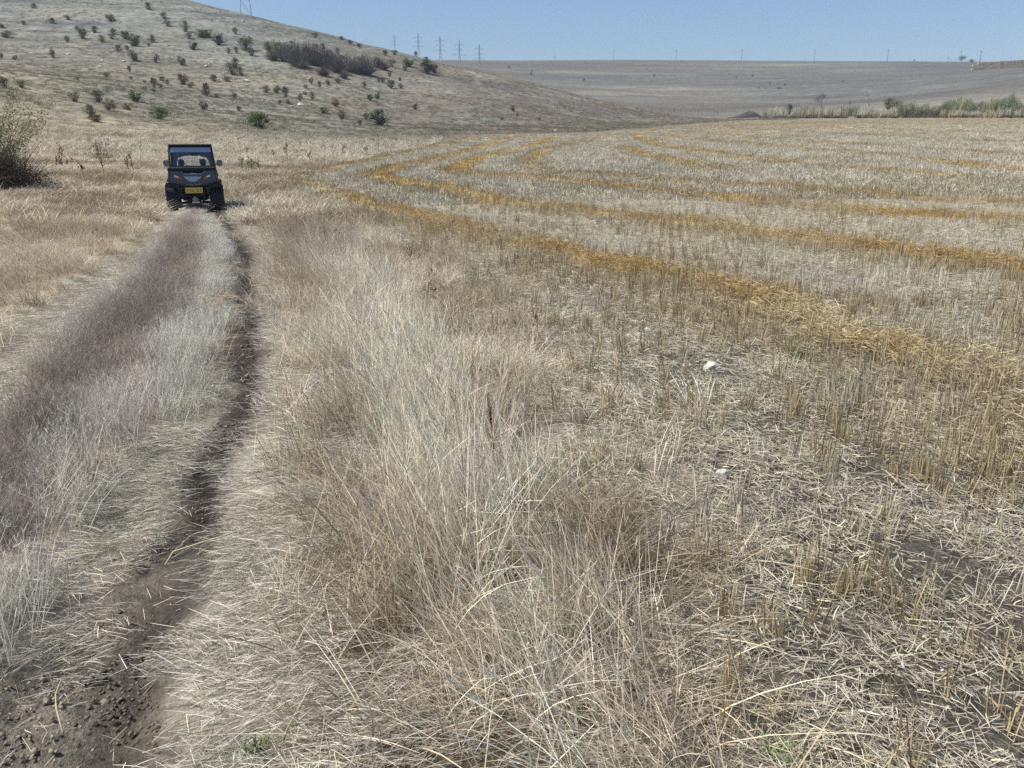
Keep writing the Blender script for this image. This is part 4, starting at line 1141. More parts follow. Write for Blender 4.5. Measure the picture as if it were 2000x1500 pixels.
# stalks in the near verge
weed(885,862,118,M_WEEDD,'thin black stalk in the middle verge, left one of two',3,0,.25,thick=.005,name='dead_stalk')
weed(968,910,165,M_WEEDD,'thin black stalk in the middle verge, taller right one of two',4,0,.3,thick=.005,name='dead_stalk')
weed(918,810,165,M_WEEDT,'pale forked twiggy stalk rising between the two black stalks',8,0,.5,thick=.004,name='dead_stalk')
weed(855,672,160,M_WEEDT,'tall straight brown stalk in the verge beyond the forked one',4,8,.15,thick=.006,name='dead_stalk')
weed(1050,668,66,M_WEED,'short dark stalk with a ragged head at the stubble edge',3,5,.2,thick=.006,name='dead_stalk')
weed(724,540,66,M_WEED,'thin upright brown stalk in the pale verge grass',4,4,.3,thick=.007,name='dead_stalk')
weed(801,522,52,M_WEED,'forked brown stalk right of the upright one in the pale verge',5,4,.4,thick=.006,name='dead_stalk')
weed(640,500,58,M_WEED,'dark fine weed in the verge, right of the buggy track, left of two',9,8,.3,thick=.008)
weed(662,498,52,M_WEED,'dark fine weed in the verge, right of the buggy track, right of two',8,8,.3,thick=.008)
weed(803,720,36,M_WEEDD,'short stalk topped by a black bud in the pale verge',0,5,.3,thick=.003,name='dead_stalk')
# green weeds
def green_weed(u, v, h, label, n=60, flowers=0):
    x, y, z = ground(u, v); hh = h*px(v, y, z); rg = np.random.default_rng(int(u))
    o = empty('green_weed', (x, y, z), 0, label, 'weed')
    k = 6; root = disc(k, hh*.15, rg); d, a = lean(k, 10, 55, rg=rg)
    v1, f1, b1, _, tip = ribbons(root, d, d*0, np.full(k, hh), np.full(k, .004), 3, .4, rg=rg)
    i = rg.integers(0, k, n); c = root[i]+(tip[i]-root[i])*rg.uniform(.2, 1, n)[:, None]; dd = rg.normal(size=(n, 3))
    v2, f2, b2, _, _ = ribbons(c, dd, dd*0, rg.uniform(.015, .035, n), rg.uniform(.004, .009, n), 2, .6, rg=rg)
    link(bpy.data.objects.new('stem', npmesh('stem', v1, f1, M_GREENW, {'bv': ('FLOAT', b1)})), o)
    link(bpy.data.objects.new('leaf', npmesh('leaf', v2, f2, M_GREENW, {'bv': ('FLOAT', b2)})), o)
    for q in range(flowers):
        m = MB(); t = tip[q]
        for w_ in range(8):
            a = w_*math.pi/4; m.box((t[0]+math.cos(a)*.006, t[1]+math.sin(a)*.006, t[2]+.002), (.009, .005, .002), Matrix.Rotation(a, 3, 'Z'))
        m.build('flower', M_YFLOWER, o)
M_GREENW = leaf_mat('green_weed_leaf', srgb(104,128,74), srgb(140,158,104), .2)
M_YFLOWER = simple('yellow_petal', srgb(220,190,50), .6, var=.1)
green_weed(1562,712,62,'slender green weed with tiny yellow flowers in the stubble',70,3)
green_weed(500,1468,34,'small green weed in the matted straw at the bottom edge',46)
green_weed(1512,1478,44,'grey-green weed in the stubble at the bottom edge',50)
green_weed(318,1058,18,'tiny green sprig on the bare rut',22)

# ------------------------------------------------------------------ stones
M_STONE = simple('pale_limestone', srgb(196,192,180), .9, var=.35, scale=30, bump=.5)
def stone(u, v, w, label, group=None, flat=.62, seed=1):
    x, y, z = ground(u, v); W = w*px(v, y, z)
    b = bmesh.new(); bmesh.ops.create_icosphere(b, subdivisions=3, radius=.5)
    rg = random.Random(seed*13+int(u)); pl = [(Vector((rg.gauss(0,1), rg.gauss(0,1), rg.gauss(0,1))).normalized(), rg.uniform(.26, .42)) for _ in range(11)]
    for vv in b.verts:
        for n_, dd in pl:
            e = vv.co.dot(n_) - dd
            if e > 0: vv.co -= n_*e*.92
        vv.co += Vector((rg.gauss(0,1), rg.gauss(0,1), rg.gauss(0,1)))*.008
    me = bpy.data.meshes.new('stone'); b.to_mesh(me); b.free(); me.materials.append(M_STONE)
    o = link(bpy.data.objects.new('stone', me)); o.scale = (W*1.15, W, W*flat*1.3); o.location = (x, y, z+W*flat*.24); o.rotation_euler = (0, 0, rg.random()*6)
    tag(o, label, 'stone', group)
stone(1262,650,22,'white stone in the stubble, upper one of the close pair')
stone(1240,671,16,'small white stone in the stubble, lower one of the close pair')
stone(1390,722,34,'largest white stone lying on straw in the mid field')
stone(1412,934,34,'white stone half hidden in stubble, nearest the camera')
stone(942,518,16,'flat pale stone at the far end of the verge, by the orange straw',flat=.35)
stone(1084,256,7,'white stone at the far edge of the field')
stone(482,159,14,'pale rock on the slope right of the large brown-black shrub',flat=.35)
stone(586,206,13,'pale flat rock on the slope above the bright green rounded shrub',flat=.4)
for i, (u, v, w) in enumerate(((68,61,7),(134,106,8),(195,131,7),(242,120,6),(404,131,9),(484,167,6),(365,201,7),(514,198,7),(460,200,6),(36,58,6),(200,119,6),(475,42,8),(570,209,7),(640,160,5),(330,112,5),(410,125,5))):
    stone(u, v, w, 'small white stone scattered on the grazed hillside', 'small white stones on the hillside', .5, i)

# ------------------------------------------------------------------ stalks lying on the track
M_STALK = simple('dry_stalk', srgb(178,164,134), .8, var=.15, scale=20)
def lying(pts, r, label):
    P3 = []
    for i, (u, v) in enumerate(pts):
        x, y, z = ground(u, v); P3.append(Vector((x, y, z+.095+.012*math.sin(i*2))))
    o = empty('fallen_stalk', P3[0], 0, label, 'stalk')
    m = MB(); m.tube([p-P3[0] for p in P3], [r*(1-.6*i/len(P3)) for i in range(len(P3))], 6); m.build('stem', M_STALK, o, True)
    m = MB()
    for k in (1, len(P3)-2):
        p = P3[k]-P3[0]; m.tube([p, p+Vector((.05, .05, .04)), p+Vector((.08, .11, .03))], [r*.5, r*.4, r*.2], 5)
    m.build('side_twig', M_STALK, o, True)
lying([(330,1142),(345,1122),(385,1100),(440,1086),(500,1070),(560,1058)], .004, 'long pale bent stalk lying across the dark rut')
lying([(215,1096),(270,1088),(330,1074),(380,1062)], .0026, 'thin straight stalk lying on the rut above the bent one')
lying([(134,1482),(122,1440),(118,1400),(130,1372)], .003, 'curved pale stalk on bare earth in the bottom left corner')
lying([(120,1336),(160,1322),(200,1300),(222,1278)], .0025, 'short thin stalk on bare earth left of the dark rut')

# ------------------------------------------------------------------ reeds and bank at the far field edge
def reed(k, n=46, r=.5):
    root = disc(n, r); d, a = lean(n, 0, 9)
    v, f, b, t, tip = ribbons(root, d, np.stack([np.cos(a), np.sin(a), -.3*np.ones(n)], 1)*.1, rng.uniform(.6, 1.0, n), rng.uniform(.03, .05, n), 3, .6)
    P_ = [(v, f, b, t)]
    i = rng.integers(0, n, n*3); c = root[i] + (tip[i]-root[i])*rng.uniform(.35, 1, len(i))[:, None]; dd, a = lean(len(i), 20, 70)
    v, f, b, t, _ = ribbons(c, dd, np.stack([0*a, 0*a, -.4+0*a], 1), rng.uniform(.1, .22, len(i)), np.full(len(i), .03), 2, .7); P_.append((v, f, b, t))
    return joinr(P_)
c_reed = sources('reed', reed, 4, M_BLADE)
def reeds(name, runs, tints, label, seed):
    rg = np.random.default_rng(seed); PX, SC, TI = [], [], []
    for u0, u1, v, hp, n, dpt in runs:
        for i in range(n):
            u = rg.uniform(u0, u1); x, y, z = ground(u, v); y2 = y + rg.uniform(0, dpt); x2 = x*y2/y
            hh = hp*px(v, y, z)*rg.uniform(.6, 1.05)*(.45+1.1*float(fbm(np.array(u*.035), np.array(.5), seed, 3)))
            if rg.random() > .35+1.3*float(fbm(np.array(u*.09), np.array(y2*.3), seed+3, 3)): continue
            PX.append((x2, y2, float(H(x2, y2))-.05)); SC.append((1.1, 1.1, float(hh))); TI.append(tints[rg.integers(0, len(tints))]*(.75+.5*rg.random()))
    n = len(PX)
    scatter(name, c_reed, 4, np.array(PX), rots(n, rg, None, 4), np.array(SC), np.clip(np.array(TI), 0, 1), label, 'reeds')
reeds('dry_reeds', [(1492,1536,229,17,40,5),(1548,1650,230,22,85,6),(1650,1760,228,15,70,6),(1665,1752,226,20,40,5),(1840,1990,231,22,26,2)], [np.array(srgb(206,196,168)), np.array(srgb(190,180,152)), np.array(srgb(216,210,194))], 'tan dry reeds along the far edge of the field', 5)
reeds('green_reeds', [(1650,1672,228,20,30,4),(1755,1850,228,26,110,8),(1840,2050,229,36,300,14)], [np.array(srgb(150,158,128)), np.array(srgb(172,174,144)), np.array(srgb(134,142,114)), np.array(srgb(190,184,150))], 'green reeds forming a tall bed at the right far edge of the field', 6)
reeds('brown_reeds', [(1770,1830,229,14,60,3),(1480,2000,231,7,170,2)], [np.array(srgb(112,104,92)), np.array(srgb(136,126,110))], 'low brown dead growth in front of the reeds', 7)
def bank():
    x, y, z = ground(1462, 230); s = px(230, y, z); L_, Hh, D_ = 84*s, 13*s, 3.5
    m = 40; k = 14; v = []
    for i in range(m):
        for j in range(k):
            a = i/(m-1)*2-1; b = j/(k-1)*2-1
            e = max(0, 1-a*a)*max(0, 1-b*b)
            prof = smooth(-1.1, .25, a)*smooth(1.1, .1, a)
            nz = .7+.6*float(fbm(np.array(a*4), np.array(b*3), 8))
            v.append((a*L_/2, b*D_, (e**.5)*float(prof)*Hh*nz-.1))
    f = [(i*k+j, i*k+j+1, (i+1)*k+j+1, (i+1)*k+j) for i in range(m-1) for j in range(k-1)]
    me = bpy.data.meshes.new('earth_bank'); me.from_pydata(v, [], f); me.materials.append(simple('dark_earth', srgb(72,62,58), .95, var=.4, scale=2, bump=.8))
    o = link(bpy.data.objects.new('earth_bank', me)); o.location = (x, y+2, z); tag(o, 'low dark earth bank at the far left end of the reeds', 'earth bank')
bank()

# ------------------------------------------------------------------ straw bales
M_BALE = simple('baled_straw', srgb(186,158,118), .95, var=.35, scale=3, bump=.8)
M_TWINE = simple('baling_twine', srgb(120,96,66), .9)
def bales():
    x0, y0, z0 = ground(1898, 137.5); s = px(137, y0, z0)
    hb = 13.5*s/4; lb = hb*2.0
    def bale_mesh(seed):
        b = bmesh.new(); bmesh.ops.create_cube(b, size=1); bmesh.ops.subdivide_edges(b, edges=b.edges[:], cuts=5, use_grid_fill=True)
        rg = random.Random(seed)
        for v in b.verts:
            c = v.co; n = max(abs(c.x), abs(c.y), abs(c.z)); r = Vector(c).length
            k = 1 - .06*max(0, r-.62); v.co = Vector((c.x*k*lb*.98, c.y*k*1.6, c.z*k*hb*.96)) + Vector((rg.gauss(0,1), rg.gauss(0,1), rg.gauss(0,1)))*.02
        me = bpy.data.meshes.new('straw_bale'); b.to_mesh(me); b.free(); me.materials.append(M_BALE); return me
    mm = [bale_mesh(i) for i in range(3)]
    rg = random.Random(2)
    zb = min(float(H(x0+i*lb, y0)) for i in range(14))
    for r in range(4):
        for i in range(24 - (1 if r > 2 else 0)):
            o = link(bpy.data.objects.new('straw_bale', mm[(i+r) % 3]))
            x = x0 + (i+.5+(r % 2)*.35 + (1.1 if r == 3 else 0))*lb
            zg = float(H(x, y0))
            o.location = (x, y0 + rg.gauss(0, .12), zg + hb*(r+.48)); o.rotation_euler = (0, 0, rg.gauss(0, .02))
            tag(o, 'big rectangular straw bale in the long stack on the far right plateau', 'straw bale', 'straw bales in the long stack')
bales()

# ------------------------------------------------------------------ pylons and poles
M_STEEL = simple('galvanised_steel', srgb(150,156,166), .6, .3, var=.1)
M_POLE = simple('weathered_pole', srgb(104,104,106), .85, var=.1)
def pylon_proto(hh=27, th=.11):
    o = empty('pylon')
    m = MB(); w0, w1 = 1.9, .45
    def c(k, z): 
        t = z/hh; wd = w0 + (w1-w0)*min(1, t/.62) if t < .62 else w1 + (.15-w1)*(t-.62)/.38
        return Vector(((-wd, wd)[k & 1], (-wd, wd)[k >> 1], z))
    zs = [0, 4.5, 8.5, 12, 14.8, 17, 19, 21, 23, 25, hh]
    for k in range(4):
        m.tube([c(k, z) for z in zs], th*.7, 4)
    for a, b in zip(zs[:-1], zs[1:]):
        for p, q in ((0, 1), (1, 3), (3, 2), (2, 0)):
            m.tube([c(p, a), c(q, b)], th*.4, 3); m.tube([c(q, a), c(p, b)], th*.4, 3)
    m.build('lattice_mast', M_STEEL, o)
    for z, wd in ((17.2, 4.6), (20.4, 3.2), (23.6, 3.4)):
        m = MB()
        for s_ in (-1, 1):
            m.tube([(0, 0, z), (s_*wd, 0, z+.15)], th*.6, 4); m.tube([(0, 0, z+1.3), (s_*wd, 0, z+.2)], th*.5, 4)
            for k in (.35, .7): m.tube([(s_*wd*k, 0, z), (s_*wd*k, 0, z+1.3*(1-k)+.15)], th*.4, 3)
            m.tube([(s_*wd, 0, z+.15), (s_*wd, 0, z-1.1)], th*.35, 5)
        m.build('crossarm', M_STEEL, o)
    return o
pp = pylon_proto()
PYL = [(527, 33, -104, 'nearest steel lattice pylon, on the hill crest with its top cut off by the picture'),
       (770, None, 68, 'pylon rising from behind the slope, leftmost of the distant five'),
       (816, None, 64, 'second distant pylon from the left, seeming tallest of the five'),
       (859, None, 69, 'third distant pylon from the left, above the dense dark bush'),
       (897, None, 88, 'fourth distant pylon from the left, small, right of the hill end'),
       (936, None, 96, 'rightmost and smallest of the distant pylons')]
def seat(u, vtop, hh, ylo=500, yhi=1040):
    """depth at which a mast of height hh on the ground reaches row vtop"""
    best = None
    for y in np.exp(np.linspace(math.log(ylo), math.log(yhi), 160)):
        x = (u-1000)/F*y*1.0; d = ray(u, vtop); t = y/d[1]; x = d[0]*t; zt = EYE + d[2]*t
        e = abs(zt - (float(H(x, y))+hh))
        if best is None or e < best[0]: best = (e, x, y)
    return best
for i, (u, vb, vt, lab) in enumerate(PYL):
    o = pp if i == 0 else copy_tree(pp)
    if vb is not None:
        x, y, z = cast(u, vb, H)
        if y > 900: x, y = (u-1000)/F*300, 300.0; z = float(H(x, y))
        k = 1.0
    else:
        e, x, y = seat(u, vt, 27); z = float(H(x, y)); k = 1.0
        print('pylon', u, round(e, 1), round(y))
    o.location = (x, y, z-.2); o.rotation_euler = (0, 0, R(20)); o.scale = (k, k, k)
    tag(o, lab, 'pylon', 'power line pylons')
def pole_proto(hh):
    o = empty('power_pole'); m = MB()
    m.tube([(0, 0, -.3), (0, 0, hh)], [.30, .2], 6); m.build('pole', M_POLE, o)
    m = MB(); m.box((0, 0, hh-.9), (2.4, .2, .2)); m.box((.9, 0, hh-.55), (.12, .12, .5)); m.box((-.9, 0, hh-.55), (.12, .12, .5)); m.box((0, 0, hh+.2), (.12, .12, .5)); m.build('crossarm', M_POLE, o)
    return o
POL = [(1083,103),(1198,98),(1320,97),(1448,96),(1590,96),(1733,95),(1875,98),(1914,99),(1975,111)]
wh = ['faintest pole of the skyline row, first from the left','second skyline pole from the left','third skyline pole from the left, on bare horizon','fourth skyline pole from the left','fifth skyline pole from the left, above the bare grey tree','sixth skyline pole from the left, right of the dead tree','pole rising out of the flat-topped skyline tree','dark pole standing above the left end of the bale stack','short pole farthest right on the skyline']
p0 = pole_proto(13.0)
for i, (u, vt) in enumerate(POL):
    o = p0 if i == 0 else copy_tree(p0)
    d = ray(u, 118); y = 1035.0; x = d[0]*y/d[1]; z = float(H(x, y))
    t = y/ray(u, vt)[1]; top = EYE + ray(u, vt)[2]*t
    k = max(.35, min(1.6, (top-z)/13.4))
    if i == 7: o.scale = (1.5, 1.5, k)
    else: o.scale = (k*.9, k*.9, k)
    o.location = (x, y, z); tag(o, 'wooden power pole, ' + wh[i], 'power pole', 'power poles along the skyline')

# ------------------------------------------------------------------ the buggy
M_PAINT = simple('dark_body_plastic', srgb(70,78,92), .34, 0, .5, var=.12, scale=5, bump=.05)
M_BLACK = simple('black_plastic', srgb(24,25,28), .6, 0, .4, var=.2, scale=9, bump=.1)
M_RUB = simple('dusty_tyre_rubber', srgb(52,53,58), .85, 0, .2, var=.35, scale=12, bump=.4)
M_RIM = simple('dark_alloy', srgb(70,72,76), .4, .7)
M_SILV = simple('silver_blue_plastic', srgb(150,162,184), .35, .1, .5, var=.08)
M_GREY = simple('dusty_grey_metal', srgb(150,150,152), .5, .3)
M_CHAS = simple('greasy_frame_steel', srgb(40,42,44), .6, .4, var=.4)
M_SEAT = simple('dark_seat_vinyl', srgb(44,46,52), .6)
M_PLATE = simple('yellow_plate', srgb(196,172,88), .5, var=.06)
M_MARK = simple('dim_plate_marks', srgb(150,124,48), .6, var=.1)
M_RED = simple('red_lens', srgb(190,40,52), .15, 0, .7, var=.05)
M_CLR = simple('clear_lens', srgb(214,210,214), .1, 0, .7, var=.05)
M_SKYREFL = simple('painted_sky_reflection', srgb(146,162,190), .2, 0, .6, var=.08, scale=2)  # sky reflection in the upper rear window, put into the base colour
def glass(name, tint, fac):
    m = N(name); t = m.n('ShaderNodeBsdfTransparent'); t.inputs[0].default_value = (*tint, 1)
    g = m.n('ShaderNodeBsdfGlossy'); g.inputs['Roughness'].default_value = .05; g.inputs[0].default_value = (.9, .95, 1, 1)
    x = m.n('ShaderNodeMixShader'); x.inputs[0].default_value = fac
    m.l(t.outputs[0], x.inputs[1]); m.l(g.outputs[0], x.inputs[2]); m.l(x.outputs[0], m.out.inputs[0]); return m.m
M_GLASS = glass('tinted_glass', (.86, .88, .9), .07)
def buggy():
    x1, y1, z1 = ground(333, 404); x2, y2, z2 = ground(418, 405)
    Yb = 22.0; d = ray(375, 404); x = d[0]*Yb/d[1]
    z = float(H(x, Yb))-.1
    global BUG
    o = empty('buggy', (x, Yb+.4, z-.02), R(20), 'dark off-road buggy seen from behind, driving away along the grass track', 'buggy')
    BUG = o
    print('buggy', x, Yb, z)
    # body
    m = MB()
    rear = [(-.63,1.19),(-.38,1.17),(-.24,1.06),(.24,1.06),(.38,1.17),(.63,1.19),(.65,1.0),(.70,.88),(.50,.82),(.28,.76),(-.28,.76),(-.50,.82),(-.70,.88),(-.65,1.0)]
    m.prism([(a*1.0, b) for a, b in rear], -1.28, -.15)
    m.prism([(a*.93, .95+(b-.95)*.88) for a, b in rear], -1.36, -1.281)
    m.box((0, .2, .62), (1.25, 1.3, .35), bev=.05)
    m.prism([(-.62,.55),(-.66,.95),(-.45,1.08),(.45,1.08),(.66,.95),(.62,.55)], .55, 1.5, .72, (0, .72))
    body = m.build('body', M_PAINT, o)
    m = MB(); m.prism([(-.25,1.01),(.25,1.01),(.17,.94),(.055,.875),(-.055,.875),(-.17,.94)], -1.385, -1.362); m.build('tail_panel', M_SILV, body)
    m = MB(); m.prism([(-.62,.865),(-.3,.80),(.3,.80),(.62,.865),(.60,.835),(.28,.762),(-.28,.762),(-.60,.835)], -1.40, -1.362)
    strip = m.build('bumper_strip', M_BLACK, o)
    m = MB()
    for k, w in enumerate((.05, .03, .06, .03, .05, .04)):
        m.box((-.17+k*.067, -1.403, .792+.006*abs(k-2.5)), (w, .008, .022), Matrix.Rotation(.25, 3, 'Y'))
    m.build('badge', M_GREY, strip)
    m = MB(); m.box((0, -1.30, 1.2), (1.28, .10, .10), bev=.02); m.build('cargo_rail', M_BLACK, o)
    for s in (-1, 1):
        t = MB(); t.prism([(s*.46,1.045),(s*.30,.985),(s*.27,.93),(s*.33,.925),(s*.47,1.0)], -1.392, -1.362)
        tl = t.build('tail_light', M_RED, o)
        t = MB(); t.prism([(s*.475,1.052),(s*.37,1.016),(s*.37,.985),(s*.475,1.0)], -1.402, -1.393); t.build('clear_lens', M_CLR, tl)
    # fenders
    for ay in (-.95, .98):
        for s in (-1, 1):
            m = MB(); v = []; f = []
            n = 12
            for i in range(n+1):
                a = R(-5 + 190*i/n)
                for (xx, rr) in ((s*.40, .43), (s*.74, .45), (s*.765, .415), (s*.755, .40), (s*.40, .40)):
                    v.append((xx, ay - math.cos(a)*rr*1.02, .35 + math.sin(a)*rr*1.10))
            for i in range(n):
                for j in range(4): f.append((i*5+j, i*5+j+1, (i+1)*5+j+1, (i+1)*5+j))
            m.add(v, f)
            if ay < 0: m.prism([(s*.70,.865),(s*.55,.845),(s*.38,.78),(s*.36,.62),(s*.42,.62),(s*.46,.70),(s*.72,.74),(s*.745,.60),(s*.765,.62),(s*.755,.78)], -1.38, -1.30)
            m.build('fender', M_BLACK, o)
    # wheels
    def wheel(cx, cy, s):
        w = empty('wheel', (cx, cy, .335)); w.parent = o
        prof = [(-.12,.17),(-.135,.22),(-.135,.28),(-.12,.315),(-.06,.33),(0,.333),(.06,.33),(.12,.315),(.135,.28),(.135,.22),(.12,.17)]
        m = MB(); m.lathe(prof, (0, 0, 0), 36)
        for k in range(20):
            a = 2*math.pi*k/20
            for sx in (-1, 1):
                b = a + (math.pi/20 if sx > 0 else 0)
                m.box((sx*.07, math.cos(b)*.338, math.sin(b)*.338), (.115, .035, .034), Matrix.Rotation(b-math.pi/2, 3, 'X') @ Matrix.Rotation(sx*.45, 3, 'Z'), .006)
                m.box((sx*.137, math.cos(b)*.31, math.sin(b)*.31), (.022, .04, .045), Matrix.Rotation(b-math.pi/2, 3, 'X'))
        m.build('tyre', M_RUB, w)
        m = MB(); m.lathe([(-.12,.17),(-.10,.165),(-.02,.15),(.02*s,.06),(.05*s,.055),(.05*s,.0)], (0, 0, 0), 24); m.lathe([(.12,.17),(.10,.165),(.02,.15)], (0, 0, 0), 24)
        for k in range(7):
            a = 2*math.pi*k/7; m.box((.06*s, math.cos(a)*.1, math.sin(a)*.1), (.02, .035, .13), Matrix.Rotation(a-math.pi/2, 3, 'X'))
        m.build('rim', M_RIM, w)
    for cy in (-.95, .98):
        for s in (-1, 1): wheel(s*.64, cy, s)
    # running gear
    for s in (-1, 1):
        m = MB(); m.tube([(s*.18,-.95,.34),(s*.52,-.98,.30)], .022, 8); m.tube([(s*.18,-.78,.33),(s*.52,-.95,.29)], .022, 8); m.tube([(s*.2,-1.1,.46),(s*.52,-1.02,.40)], .018, 8); m.build('suspension_arm', M_CHAS, o)
        m = MB(); m.tube([(s*.46,-1.16,.36),(s*.33,-1.16,.72)], .026, 10); sh = m.build('shock_absorber', M_GREY, o)
        m = MB()
        pts = []
        for i in range(60):
            t = i/59; a = t*2*math.pi*7; pts.append((s*(.45-.11*t)+.042*math.cos(a), -1.16+.042*math.sin(a), .40+.26*t))
        m.tube(pts, .009, 5); m.build('spring', M_CHAS, sh)
        m = MB(); m.lathe([(-.06,0),(-.06,.04),(-.02,.07),(.03,.08),(.06,.06),(.06,0)], (s*.42, -1.0, .275), 16); m.build('axle_boot', M_GREY, o)
        m = MB(); m.tube([(s*.1,-1.0,.32),(s*.5,-1.0,.28)], .02, 8); m.build('drive_shaft', M_CHAS, o)
    m = MB(); m.box((0,-.9,.42), (.34,.5,.16), bev=.03); m.box((0,-1.16,.40), (.66,.05,.05), bev=.01); m.box((-.26,-1.18,.54), (.04,.05,.32)); m.box((.26,-1.18,.54), (.04,.05,.32)); m.box((0,-1.2,.50), (.5,.04,.04)); m.box((.13,-1.1,.52), (.2,.2,.12), bev=.03)
    m.box((0, .1, .40), (.7, 1.6, .05)); m.build('frame', M_CHAS, o)
    m = MB(); m.box((0,-1.29,.375), (.07,.2,.06), bev=.01); m.tube([(0,-1.37,.4),(0,-1.37,.44)], .012, 8); m.lathe([(0,.0),(0,.026),(.026,.034),(.05,.026),(.06,0)], (0,-1.37,.44), 14, 'z'); m.box((-.0,-1.27,.40), (.16,.02,.09), bev=.005); m.build('tow_hitch', M_GREY, o)
    # plate
    m = MB(); m.box((-.0,-1.40,.655), (.47,.014,.15), bev=.004); pl = m.build('number_plate', M_PLATE, o)
    m = MB()
    for k in range(6):
        if k == 3: continue
        m.box((-.17+k*.068,-1.408,.655), (.02,.004,.07)); m.box((-.155+k*.068,-1.408,.675 if k % 2 else .635), (.014,.004,.02))
    m.build('plate_marks', M_MARK, pl)
    # cab
    m = MB(); A = {}
    def pil(pts): m.tube(pts, .026, 8)
    for s in (-1, 1):
        pil([(s*.63,-.62,1.15),(s*.61,-.55,1.30),(s*.575,-.42,1.75)])
        pil([(s*.575,-.42,1.76),(s*.56,.35,1.77)])
        pil([(s*.56,.35,1.77),(s*.62,.78,1.20),(s*.62,.95,1.02)])
        pil([(s*.63,-.62,1.15),(s*.62,-.2,.6),(s*.6,.2,.45)])
    pil([(-.575,-.42,1.76),(.575,-.42,1.76)]); pil([(-.56,.35,1.77),(.56,.35,1.77)]); pil([(-.62,-.6,1.2),(.62,-.6,1.2)]); pil([(-.62,.78,1.2),(.62,.78,1.2)])
    m.build('roll_cage', M_BLACK, o)
    m = MB(); m.box((0,-.03,1.805), (1.20,.95,.03), bev=.012); m.box((0,-.03,1.785), (1.12,.85,.012)); m.build('roof', M_BLACK, o)
    # rear window: frame plate with an opening, glass, top band painted as the sky's reflection
    def frameplate(outer, inner, y0, y1, mat, name, par=o, tilt=0):
        mm = MB(); n = len(outer); v = []
        yy = lambda zz, b: (y0 if b == 0 else y1) + tilt*(zz-1.2)
        for b in (0, 1):
            v += [(a, yy(c, b), c) for a, c in outer]; v += [(a, yy(c, b), c) for a, c in inner]
        f = []
        for i in range(n):
            j = (i+1) % n
            f += [(i, j, n+j, n+i), (2*n+i, 3*n+i, 3*n+j, 2*n+j), (i, 2*n+i, 2*n+j, j), (n+i, n+j, 3*n+j, 3*n+i)]
        mm.add(v, f); return mm.build(name, mat, par)
    rw = frameplate([(-.62,1.22),(-.61,1.45),(-.585,1.75),(0,1.76),(.585,1.75),(.61,1.45),(.62,1.22),(0,1.22)], [(-.57,1.25),(-.57,1.45),(-.55,1.735),(0,1.74),(.55,1.735),(.57,1.45),(.57,1.25),(0,1.25)], -.63, -.61, M_BLACK, 'rear_window', o, .36)
    mm = MB(); yq = lambda zz: -.622+.36*(zz-1.2)
    mm.add([(-.575,yq(1.24),1.24),(.575,yq(1.24),1.24),(.555,yq(1.615),1.615),(-.555,yq(1.615),1.615)], [(0,1,2,3)]); mm.build('pane', M_GLASS, rw)
    mm = MB(); mm.add([(-.57,yq(1.615)-.004,1.615),(.57,yq(1.615)-.004,1.615),(.555,yq(1.742)-.004,1.742),(-.555,yq(1.742)-.004,1.742),(-.57,yq(1.615)+.004,1.615),(.57,yq(1.615)+.004,1.615),(.555,yq(1.742)+.004,1.742),(-.555,yq(1.742)+.004,1.742)], [(0,1,2,3),(7,6,5,4),(0,4,5,1),(3,2,6,7),(0,3,7,4),(1,5,6,2)]); mm.build('sky_reflection_band', M_SKYREFL, rw)
    # windscreen surround seen through the cab, with an arched clear opening
    arch = [(-.47,1.20),(-.46,1.34),(-.40,1.45),(-.20,1.50),(0,1.51),(.20,1.50),(.40,1.45),(.46,1.34),(.47,1.20),(0,1.19)]
    outp = [(-.63,1.12),(-.63,1.34),(-.60,1.60),(-.50,1.76),(0,1.77),(.50,1.76),(.60,1.60),(.63,1.34),(.63,1.12),(0,1.11)]
    ws = frameplate(outp, arch, .80, .82, simple('dim_blue_grey_panel', srgb(96,110,136), .35, 0, .5, var=.15, scale=3), 'windscreen', o, -.72)
    mm = MB(); yq = lambda zz: .81-.72*(zz-1.2); mm.add([(a, yq(c), c) for a, c in arch], [tuple(range(10))]); mm.build('pane', M_GLASS, ws)
    m = MB(); m.box((0,.66,1.10), (1.2,.3,.16), bev=.04); m.build('dashboard', M_BLACK, o)
    m = MB(); pts = [(-.3+.16*math.cos(t), .46+.05*math.sin(t), 1.14+.15*math.sin(t)) for t in [i*math.pi/10 for i in range(21)]]; m.tube(pts, .014, 6, False); m.tube([(-.3,.6,1.06),(-.3,.46,1.14)], .02, 6); m.build('steering_wheel', M_BLACK, o)
    m = MB(); m.box((.06,.28,1.545), (.22,.03,.085), bev=.012); m.tube([(.06,.3,1.56),(.06,.36,1.74)], .012, 6); m.build('cab_mirror', M_SEAT, o)
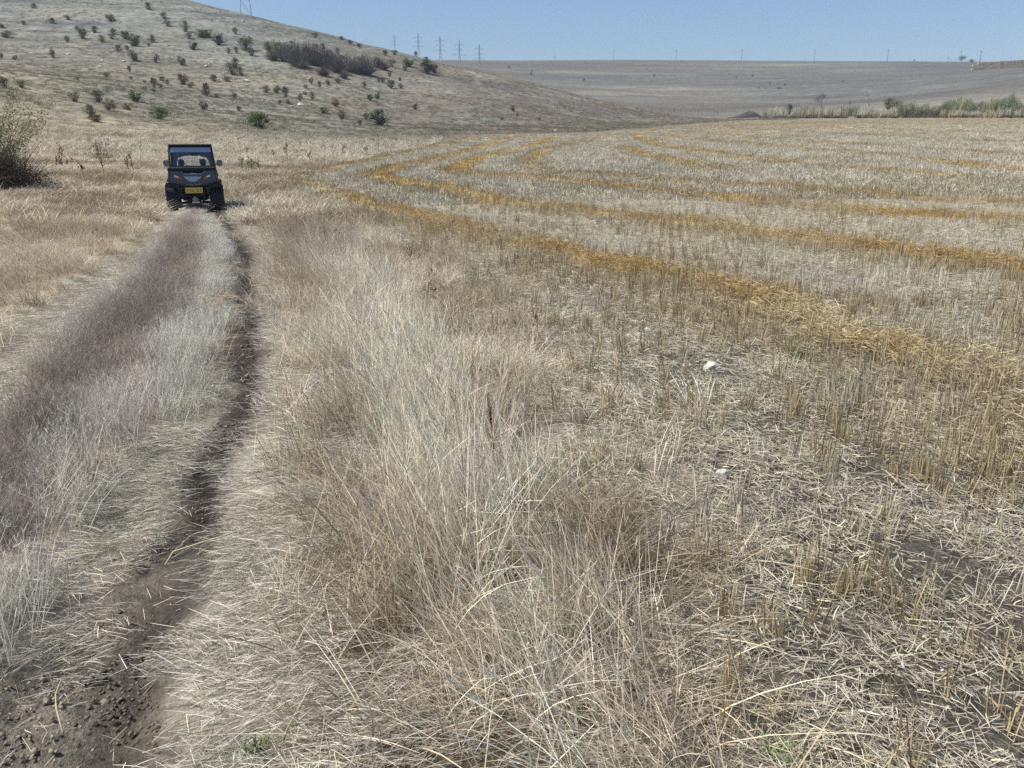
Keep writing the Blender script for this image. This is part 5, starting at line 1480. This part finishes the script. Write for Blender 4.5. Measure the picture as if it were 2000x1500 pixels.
    for s in (-1, 1):
        st = empty('seat', (s*.30, -.15, 0)); st.parent = o
        m = MB(); m.box((0, .1, .80), (.46,.5,.14), bev=.04); m.box((0,-.18,1.02), (.46,.12,.42), Matrix.Rotation(-.12, 3, 'X'), .05); m.build('cushion', M_SEAT, st)
        m = MB(); m.lathe([(-.09,0),(-.088,.06),(-.05,.085),(0,.095),(.05,.09),(.085,.06),(.09,0)], (0,-.24,1.345), 18, 'z'); m.tube([(-.05,-.24,1.2),(-.05,-.24,1.3)], .01, 6); m.tube([(.05,-.24,1.2),(.05,-.24,1.3)], .01, 6); m.build('headrest', M_SEAT, st, True)
        m = MB(); m.box((s*.665,.1,.85), (.035,1.1,.5), bev=.015); dr = m.build('door', M_PAINT, o)
        m = MB(); m.box((s*.69,-.2,1.0), (.02,.12,.03), bev=.005); m.build('handle', M_BLACK, dr)
        # side mirrors
        m = MB(); m.box((s*.765,.60,1.30), (.16,.07,.17), bev=.03); m.tube([(s*.62,.66,1.26),(s*.71,.62,1.27)], .014, 6); sm = m.build('side_mirror', M_BLACK, o)
        m = MB(); m.box((s*.765,.562,1.30), (.13,.006,.14), bev=.002); m.build('mirror_glass', simple('mirror_glass', srgb(120,130,150), .05, .95), sm)
        m = MB(); m.box((s*.42,1.36,.85), (.22,.04,.09), bev=.02); m.build('headlight', M_CLR, o)
    m = MB(); m.tube([(-.5,1.50,.55),(-.5,1.58,.75),(.5,1.58,.75),(.5,1.50,.55)], .025, 8); m.build('bull_bar', M_CHAS, o)
    o.scale = (.93, .95, 1.0)
buggy()

# ------------------------------------------------------------------ haze
def haze():
    m = N('haze_air'); p = m.n('ShaderNodeVolumePrincipled')
    p.inputs['Color'].default_value = (.80, .88, 1.0, 1); p.inputs['Density'].default_value = HAZE; p.inputs['Anisotropy'].default_value = .0
    m.l(p.outputs[0], m.out.inputs['Volume'])
    b = MB(); b.box((0, 2000, 60), (17800, 4060, 200)); o = b.build('haze', m.m); o['kind'] = 'stuff'; tag(o, 'thin summer haze over the plain and plateau', 'haze')
    m.m.cycles.homogeneous_volume = True if hasattr(m.m.cycles, 'homogeneous_volume') else None
HAZE = .00022
haze()
